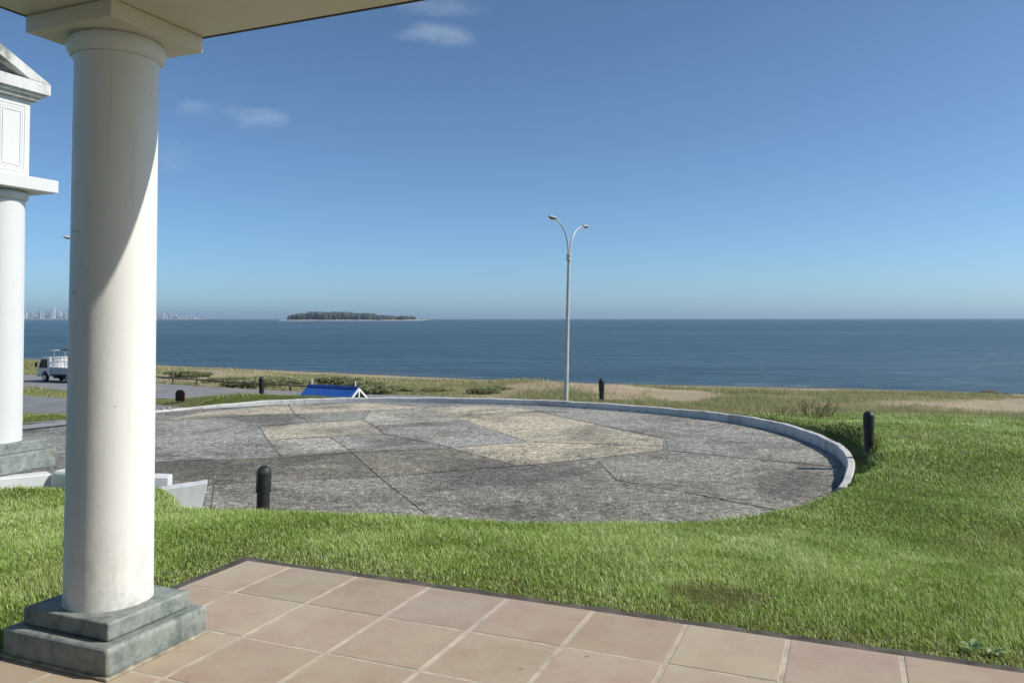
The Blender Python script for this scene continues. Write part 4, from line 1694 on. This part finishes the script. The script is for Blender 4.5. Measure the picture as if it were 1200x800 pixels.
RIGHT = [(183, 3.5, 3), (186.5, 4.2, 2.6), (189.5, 3.2, 3), (192.2, 4.0, 2.2), (194.1, 7.0, 1.2), (196.5, 3.0, 2.6), (199.5, 4.0, 2.6), (202.2, 3.6, 2.4), (205.0, 4.5, 2.4), (207.4, 4.2, 2.0), (210.4, 2.8, 2.6),
         (213.4, 3.2, 2.6), (216.0, 2.3, 2.4), (218.8, 2.8, 2.2), (221.4, 2.8, 2.0), (224.3, 3.4, 2.0), (227.2, 2.2, 2.2), (230.2, 1.4, 2.4), (234, 1.1, 2.4)]
for k, (px, hp, wp) in enumerate(RIGHT):
    tower(px, hp, wp, (0, 3, 1, 2, 0)[k % 5],
          "slender mast-like tower, the highest of the low far buildings right of the near column" if k == 4 else
          "%s, %s rightwards from the near column on the far point" % (["low pale building", "low grey building", "low white building", "low sandy building", "low pale block"][k % 5], ORD[k]),
          "low buildings on the far point", rc.uniform(0, 250))

# ------------------------------------------------------------------ grass and plants
M_LAWNB = mat_blade("lawn_blade", (0.100, 0.175, 0.020), (0.345, 0.495, 0.090), (0.80, 0.85, 0.46), 0.34)
M_DUNEB = mat_blade("dune_grass_blade", (0.20, 0.225, 0.09), (0.37, 0.365, 0.175), (0.54, 0.48, 0.28), 0.3)


def blade_mesh(name, x, y, z, h, w, lx, ly, tint, mat, label, cat, bend=True, dry=None):
    n = len(x)
    a = rng.uniform(0, 2 * math.pi, n)
    cx, cy = np.cos(a) * w / 2, np.sin(a) * w / 2
    if bend:
        mx, my, mz = x + lx * h * 0.35, y + ly * h * 0.35, z + h * 0.58
        tx, ty, tz = x + lx * h, y + ly * h, z + h * np.sqrt(np.clip(1 - 0.45 * (lx * lx + ly * ly), 0.2, 1))
        co = np.stack([np.stack([x - cx, y - cy, z - 0.01], -1), np.stack([x + cx, y + cy, z - 0.01], -1),
                       np.stack([mx + cx * .8, my + cy * .8, mz], -1), np.stack([mx - cx * .8, my - cy * .8, mz], -1),
                       np.stack([tx, ty, tz], -1)], 1).reshape(-1, 3)
        b = np.arange(n)[:, None] * 5
        quads = b + np.array([0, 1, 2, 3])
        tris = b + np.array([3, 2, 4])
        loops = np.concatenate([quads, tris], 1).ravel()
        tot = np.tile([4, 3], n)
        k = 5
    else:
        tx, ty, tz = x + lx * h, y + ly * h, z + h
        co = np.stack([np.stack([x - cx, y - cy, z - 0.03], -1), np.stack([x + cx, y + cy, z - 0.03], -1), np.stack([tx, ty, tz], -1)], 1).reshape(-1, 3)
        loops = (np.arange(n)[:, None] * 3 + np.arange(3)).ravel()
        tot = np.full(n, 3)
        k = 3
    starts = np.concatenate([[0], np.cumsum(tot)[:-1]])
    me = bpy.data.meshes.new(name)
    me.vertices.add(len(co))
    me.vertices.foreach_set("co", co.astype(np.float32).ravel())
    me.loops.add(len(loops))
    me.loops.foreach_set("vertex_index", loops.astype(np.int32))
    me.polygons.add(len(tot))
    me.polygons.foreach_set("loop_start", starts.astype(np.int32))
    me.update(calc_edges=True)
    at = me.color_attributes.new("tint", 'FLOAT_COLOR', 'POINT')
    tt = np.repeat(np.clip(tint, 0, 1), k)
    dr = np.repeat(np.zeros(n) if dry is None else np.clip(dry, 0, 1), k)
    at.data.foreach_set("color", np.stack([tt, dr, tt, np.ones_like(tt)], -1).astype(np.float32).ravel())
    me.materials.append(mat)
    o = bpy.data.objects.new(name, me)
    COL.objects.link(o)
    tag(o, label, cat, kind="stuff")
    return o


def in_view(x, y, m=130):
    px = 600 + 945 * x / np.maximum(y, 0.1)
    return (px > -m) & (px < 1200 + m) & (y > 2.2)


def scatter(x0, x1, y0, y1, dens):
    n = int((x1 - x0) * (y1 - y0) * dens)
    return rng.uniform(x0, x1, n), rng.uniform(y0, y1, n)


acc = []
for y0, y1, x0, x1, dens, h0, h1, w in ((2.4, 6.2, -4.6, 7.0, 7600, .030, .062, .0042), (6.2, 8.0, -6.0, 8.6, 5200, .030, .065, .0052),
                                       (8.0, 10.5, -8.0, 10.2, 3300, .032, .068, .0068), (10.5, 14, -10, 12.6, 1700, .035, .075, .0095),
                                       (14, 20, -3, 15, 950, .04, .08, .013),):
    x, y = scatter(x0, x1, y0, y1, dens)
    v = in_view(x, y, 480)
    x, y = x[v], y[v]
    z, D, dt, ins, kd, inp, nl, rd, dd, pin = ground(x, y, True)
    ok = (~ins) & (~pin) & (dt > 0.012) & (dd > 2.1) & ((kd > 0.2) | (nl & inp)) & ~((x > 3) & (y > 12.2) & (kd < 0.30)) & (D > 76.0) & ((x < 1.5) | (y - 0.06 * x < 18.6 + 0.8 * (fbm(x, y, 1.5, 3, 2) - 0.5)))
    # portico footprint and kerb blocks
    u = (x - PC.x) * EX.x + (y - PC.y) * EX.y
    vv = (x - PC.x) * NX.x + (y - PC.y) * NX.y
    ok &= ~((np.abs(u) < 0.6) & (vv < 0.6) & (vv > -4))
    x, y, z, dt, D = x[ok], y[ok], z[ok], dt[ok], D[ok]
    n = len(x)
    cl = fbm(x, y, 0.55, 41, 3)
    cl2 = fbm(x, y, 2.3, 43, 3)
    bare = 1 - sstep(0.10, 0.30, np.hypot((x - 1.22) * 0.8, y - 4.78) + (fbm(x, y, 0.12, 4, 2) - .5) * 0.2)
    edge = 1 - sstep(0.05, 0.38, dt)
    kp = rng.uniform(0, 1, n) > np.maximum(bare * 0.6, 0)
    h = 0.66 * rng.uniform(h0, h1, n) * (0.55 + 0.9 * cl) * (1 - 0.55 * edge) * (1 - 0.5 * bare)
    ang = rng.normal(2.6, 0.95, n)
    ln = np.abs(rng.normal(0.62, 0.32, n))
    lx, ly = np.cos(ang) * ln, np.sin(ang) * ln
    tint = 0.45 + rng.normal(0, 0.21, n) + (cl - 0.5) * 0.5 + (cl2 - 0.5) * 0.4 + edge * 0.10
    tint += (rng.uniform(0, 1, n) < 0.08) * 0.45
    worn = sstep(0.60, 0.72, fbm(x + 3, y * 1.3, 1.7, 91, 4)) * rng.uniform(0, 0.42, n)
    dry = np.maximum(worn, 0)
    dry = np.maximum(bare * rng.uniform(0.3, 1.1, n), np.maximum((rng.uniform(0, 1, n) < 0.04 + 0.16 * edge) * 0.8, worn))
    long = rng.uniform(0, 1, n) < 0.10
    h = np.where(long & (edge < 0.3), h * 1.5, h)
    tint += sstep(16, 21, y) * 0.25
    wv_ = 0.88 * w * rng.uniform(0.6, 1.35, n)
    acc.append([a[kp] for a in (x, y, z, h, wv_, lx, ly, tint, dry)])
cc = [np.concatenate(c) for c in zip(*acc)]
blade_mesh("lawn_grass", *cc[:8], M_LAWNB, "thick green mown lawn grass between the terrace and the forecourt", "grass", True, cc[8])

# grass verges by the driveway and road
acc = []
for x0, x1, y0, y1, dens, h0, h1, w in ((-24, -4, 16, 34, 260, .025, .065, .026), (-50, -8, 32, 82, 26, .08, .18, .06)):
    x, y = scatter(x0, x1, y0, y1, dens)
    v = in_view(x, y, 60)
    x, y = x[v], y[v]
    z, D, dt, ins, kd, inp, nl, rd, dd, pin = ground(x, y, True)
    ok = (~inp) & (kd > 0.4) & (dd > np.interp(y, [23.5, 27], [1.25, 2.05])) & (rd > 4.8) & (D > 52)
    x, y, z = x[ok], y[ok], z[ok]
    ap_d = seg_dist(x, y, ap)
    k2 = ap_d > 1.0
    x, y, z = x[k2], y[k2], z[k2]
    n = len(x)
    cl = fbm(x, y, 3.0, 61, 3)
    h = rng.uniform(h0, h1, n)
    a = rng.uniform(0, 6.28, n)
    l = rng.uniform(0, .6, n)
    acc.append([x, y, z, h, w * rng.uniform(.6, 1.3, n), np.cos(a) * l, np.sin(a) * l, 0.52 + rng.normal(0, .15, n) + (cl - .5) * .5, np.clip(rng.normal(0.38, .2, n), 0, 1)])
cc = [np.concatenate(c) for c in zip(*acc)]
blade_mesh("verge_grass", *cc[:8], M_LAWNB, "yellow green rough grass on the verges along the driveway and coast road", "grass", False, cc[8])

# dune grass
acc = []
for x0, x1, y0, y1, dens, h0, h1, w in ((-4, 30, 17, 45, 210, .10, .30, .020), (-22, 52, 42, 70, 60, .16, .42, .035), (-100, 70, 62, 160, 30, .2, .5, .06)):
    x, y = scatter(x0, x1, y0, y1, dens)
    v = in_view(x, y, 60)
    x, y = x[v], y[v]
    z, D, dt, ins, kd, inp, nl, rd, dd, pin = ground(x, y, True)
    sw_ = sand_weight(x, y, D)
    patch = fbm(x, y, 5.0, 71, 4)
    ok = (~inp) & (kd > 0.5) & (rd > 4.6) & (D > 7) & ((D < 79.5) | ((x > 1.5) & (y - 0.06 * x > 18.3))) & (dd > 3) & (rng.uniform(0, 1, len(x)) > sw_ * 1.08) & (rng.uniform(0, 1, len(x)) < 0.16 + 1.5 * sstep(.38, .60, patch) + 0.6 * (y < 27))
    ok &= ~((x < -9) & (D > 54))
    x, y, z, D, patch = x[ok], y[ok], z[ok], D[ok], patch[ok]
    n = len(x)
    cl = fbm(x * 0.6 + 5, y, 7.0, 81, 4)
    h = rng.uniform(h0, h1, n) * (0.15 + 1.5 * patch) * np.where(D > 55, 0.5, 0.85)
    a = rng.normal(2.9, 1.2, n)
    l = rng.uniform(0.1, .9, n)
    rightdry = sstep(2, 26, x)
    acc.append([x, y, z, h, w * rng.uniform(.6, 1.3, n), np.cos(a) * l, np.sin(a) * l,
                0.42 + rng.normal(0, .14, n) + (cl - .5) * 0.9 + rightdry * 0.16])
blade_mesh("dune_grass", *[np.concatenate(c) for c in zip(*acc)], M_DUNEB, "dry tan and green marram grass covering the dunes before the beach", "dune grass", False)


# shrubs in the dunes: leaf clumps on a few stems
def shrub_mesh(name, seed, mat, nleaf=1500, leaf=0.10):
    r = np.random.default_rng(seed)
    lobes = [(r.uniform(-.62, .62), r.uniform(-.4, .4), r.uniform(.22, .62), r.uniform(.26, .46)) for _ in range(9)]
    x, y, z, tt = [], [], [], []
    for (a, b, c, q) in lobes:
        n = nleaf // 9
        d = r.normal(size=(n, 3))
        d /= np.linalg.norm(d, axis=1)[:, None]
        rad = q * r.uniform(0.55, 1.05, n) ** 0.5
        x.append(a + d[:, 0] * rad); y.append(b + d[:, 1] * rad); z.append(np.abs(c + d[:, 2] * rad * 0.8))
        tt.append(np.full(n, r.uniform(.2, .75)) + r.normal(0, .15, n))
    x, y, z, tt = map(np.concatenate, (x, y, z, tt))
    n = len(x)
    d1 = r.normal(size=(n, 3)); d1 /= np.linalg.norm(d1, axis=1)[:, None]
    d2 = np.cross(d1, r.normal(size=(n, 3))); d2 /= np.linalg.norm(d2, axis=1)[:, None]
    s = leaf * r.uniform(.6, 1.3, n)[:, None]
    c = np.stack([x, y, z], -1)
    co = np.stack([c - d1 * s, c + d2 * s * .45, c + d1 * s, c - d2 * s * .45], 1).reshape(-1, 3)
    me = bpy.data.meshes.new(name)
    me.vertices.add(len(co)); me.vertices.foreach_set("co", co.astype(np.float32).ravel())
    me.loops.add(n * 4); me.loops.foreach_set("vertex_index", np.arange(n * 4, dtype=np.int32))
    me.polygons.add(n); me.polygons.foreach_set("loop_start", np.arange(0, n * 4, 4, dtype=np.int32))
    me.update(calc_edges=True)
    at = me.color_attributes.new("tint", 'FLOAT_COLOR', 'POINT')
    t4 = np.repeat(np.clip(tt, 0, 1), 4)
    at.data.foreach_set("color", np.stack([t4, t4 * 0, t4, np.ones_like(t4)], -1).astype(np.float32).ravel())
    me.materials.append(mat)
    return me


M_SHRUB = mat_blade("shrub_leaf", (0.20, 0.22, 0.10), (0.33, 0.345, 0.165), (0.46, 0.45, 0.25), 0.35)
M_TWIG = simple("twig_bark", (0.16, 0.125, 0.09), 0.9, 0.1, var=0.3)
SH = [shrub_mesh("foliage", s, M_SHRUB) for s in (1, 2, 3)]
mbs = MB()
for k in range(6):
    a = k * 1.05
    mbs.tube([(0, 0, -0.1), (math.cos(a) * .2, math.sin(a) * .15, .25), (math.cos(a) * .5, math.sin(a) * .35, .55)], [.03, .02, .008], 6)
stem_proto = mbs.build("stems", M_TWIG)
for k, (px, py, sx, sz_, lab) in enumerate((
        (566, 461, 2.3, 1.0, "darkest green rounded shrub on the dunes, left of the street lamp's foot"),
        (583, 458, 2.0, 0.8, "green shrub on the dunes between the dark shrub and the street lamp"),
        (442, 462, 2.2, 1.3, "grey green shrub just right of the blue hut roof"),
        (424, 456, 2.8, 1.3, "broad shrub behind the right end of the blue hut roof"),
        (466, 459, 2.2, 0.9, "low shrub second to the right of the blue hut roof"),
        (398, 450, 3.0, 1.2, "grey green shrub on the dune above the blue hut roof's middle"),
        (292, 452, 4.2, 1.0, "long dark green shrub on the dune directly left of the far left bollard"),
        (331, 451, 3.6, 1.1, "dark green shrub on the dune just right of the far left bollard"),
        (222, 441, 3.4, 1.0, "green shrub on the dune above the tall fence post left of the forecourt"),
        (262, 447, 3.0, 0.8, "low shrub on the dune above the fence rail"),
        (510, 460, 2.6, 0.8, "low olive shrub on the dune midway between blue hut and dark shrub"))):
    p = hit(px, py, 30)
    s = empty("dune_shrub", (p.x, p.y, p.z - 0.05), random.uniform(0, 6.28) * 0 + random.uniform(-.4, .4))
    s.scale = (sx * 0.85, sx * 0.6, sz_ * 0.72)
    tag(s, lab, "shrub", "shrubs on the dunes")
    f = bpy.data.objects.new("foliage", SH[k % 3])
    COL.objects.link(f)
    f.parent = s
    st_ = stem_proto if k == 0 else stem_proto.copy()
    if k: COL.objects.link(st_)
    st_.parent = s

# dry stalks at the far edge of the lawn
M_DRY = simple("dry_stalk", (0.24, 0.19, 0.12), 0.9, 0.1, var=0.3)
for px, py, nst, hh, spread, lab in ((958, 489, 46, 0.36, 0.34, "tallest clump of dry grey brown stalks at the lawn's far edge behind the kerb"),
                                     (915, 489, 16, 0.22, 0.28, "sparse dry stalks left of the tall dry clump, behind the kerb")):
    p = hit(px, py, 14)
    mb = MB()
    rs = random.Random(px)
    for k in range(nst):
        a = rs.uniform(0, 6.28)
        q = spread * math.sqrt(rs.random())
        bx, by = math.cos(a) * q, math.sin(a) * q
        hh_ = hh * rs.uniform(.5, 1.05)
        lx, ly = rs.uniform(-.12, .16) + bx * .35, rs.uniform(-.1, .1)
        mb.tube([(bx, by, -.05), (bx + lx * .4, by + ly * .4, hh_ * .55), (bx + lx, by + ly, hh_)], [.007, .005, .003], 5)
        for q2 in range(2):
            t = rs.uniform(.45, .9)
            b0 = Vector((bx + lx * t, by + ly * t, hh_ * t))
            mb.tube([b0, b0 + Vector((rs.uniform(-.09, .09), rs.uniform(-.06, .06), rs.uniform(.04, .12)))], [.004, .002], 4)
    o = mb.build("dry_stalks", M_DRY, None, loc=(p.x, p.y, p.z))
    tag(o, lab, "dry plant", "dry stalk clumps behind the kerb")

# broad-leaved weed at the terrace edge
M_WEED = mat_blade("weed_leaf", (0.16, 0.28, 0.10), (0.28, 0.42, 0.20), (0.50, 0.62, 0.40), 0.3)


def weed(px, py, size, n, label, seed):
    r = ray(px, py)
    t = (-0.02 - 1.577) / r.z
    rs = random.Random(seed)
    vs, fs, ts = [], [], []
    for k in range(n):
        a = rs.uniform(0, 6.28)
        L = size * rs.uniform(.6, 1.1)
        el = rs.uniform(.35, 1.0)
        dx, dy = math.cos(a), math.sin(a)
        w = L * rs.uniform(.18, .28)
        tv = rs.uniform(.3, .95)
        b = len(vs)
        for (q, ww) in ((0.05, .15), (.35, .85), (.65, 1.0), (.9, .5), (1.02, .02)):
            rr, zz_ = L * q * math.cos(el), L * (q * math.sin(el) - .35 * q * q)
            vs += [(dx * rr - dy * w * ww, dy * rr + dx * w * ww, zz_ + .01 * ww), (dx * rr, dy * rr, zz_), (dx * rr + dy * w * ww, dy * rr - dx * w * ww, zz_ + .01 * ww)]
            ts += [tv] * 3
        for i in range(4):
            for j in range(2):
                fs.append((b + i * 3 + j, b + i * 3 + j + 1, b + i * 3 + j + 4, b + i * 3 + j + 3))
    me = bpy.data.meshes.new("weed_plant")
    me.from_pydata(vs, [], fs)
    me.shade_smooth()
    at = me.color_attributes.new("tint", 'FLOAT_COLOR', 'POINT')
    at.data.foreach_set("color", np.array([(q, 0, q, 1) for q in ts], float).ravel())
    me.materials.append(M_WEED)
    o = bpy.data.objects.new("weed_plant", me)
    o.location = (r.x * t, r.y * t, zat(r.x * t, r.y * t) + 0.01)
    COL.objects.link(o)
    tag(o, label, "weed", "broad-leaved weeds in the lawn edge")


weed(1140, 762, 0.095, 7, "pale broad-leaved weed at the terrace edging in the lower right corner", 1)
weed(1163, 764, 0.065, 7, "low green weed right of the pale weed in the lower right corner", 2)

# ------------------------------------------------------------------ sea air
hm = bpy.data.materials.new("sea_haze")
hm.use_nodes = True
hn, hl = hm.node_tree.nodes, hm.node_tree.links
hn.clear()
ho = hn.new("ShaderNodeOutputMaterial")
hv = hn.new("ShaderNodeVolumePrincipled")
hv.inputs["Color"].default_value = (0.62, 0.80, 1.0, 1)
hv.inputs["Density"].default_value = 7e-5
hv.inputs["Anisotropy"].default_value = 0.2
hl.new(hv.outputs[0], ho.inputs["Volume"])
mb = MB()
mb.box((0, 15500, 60), (54000, 36000, 148))
hz_ = mb.build("haze", hm)
hz_["kind"] = "stuff"
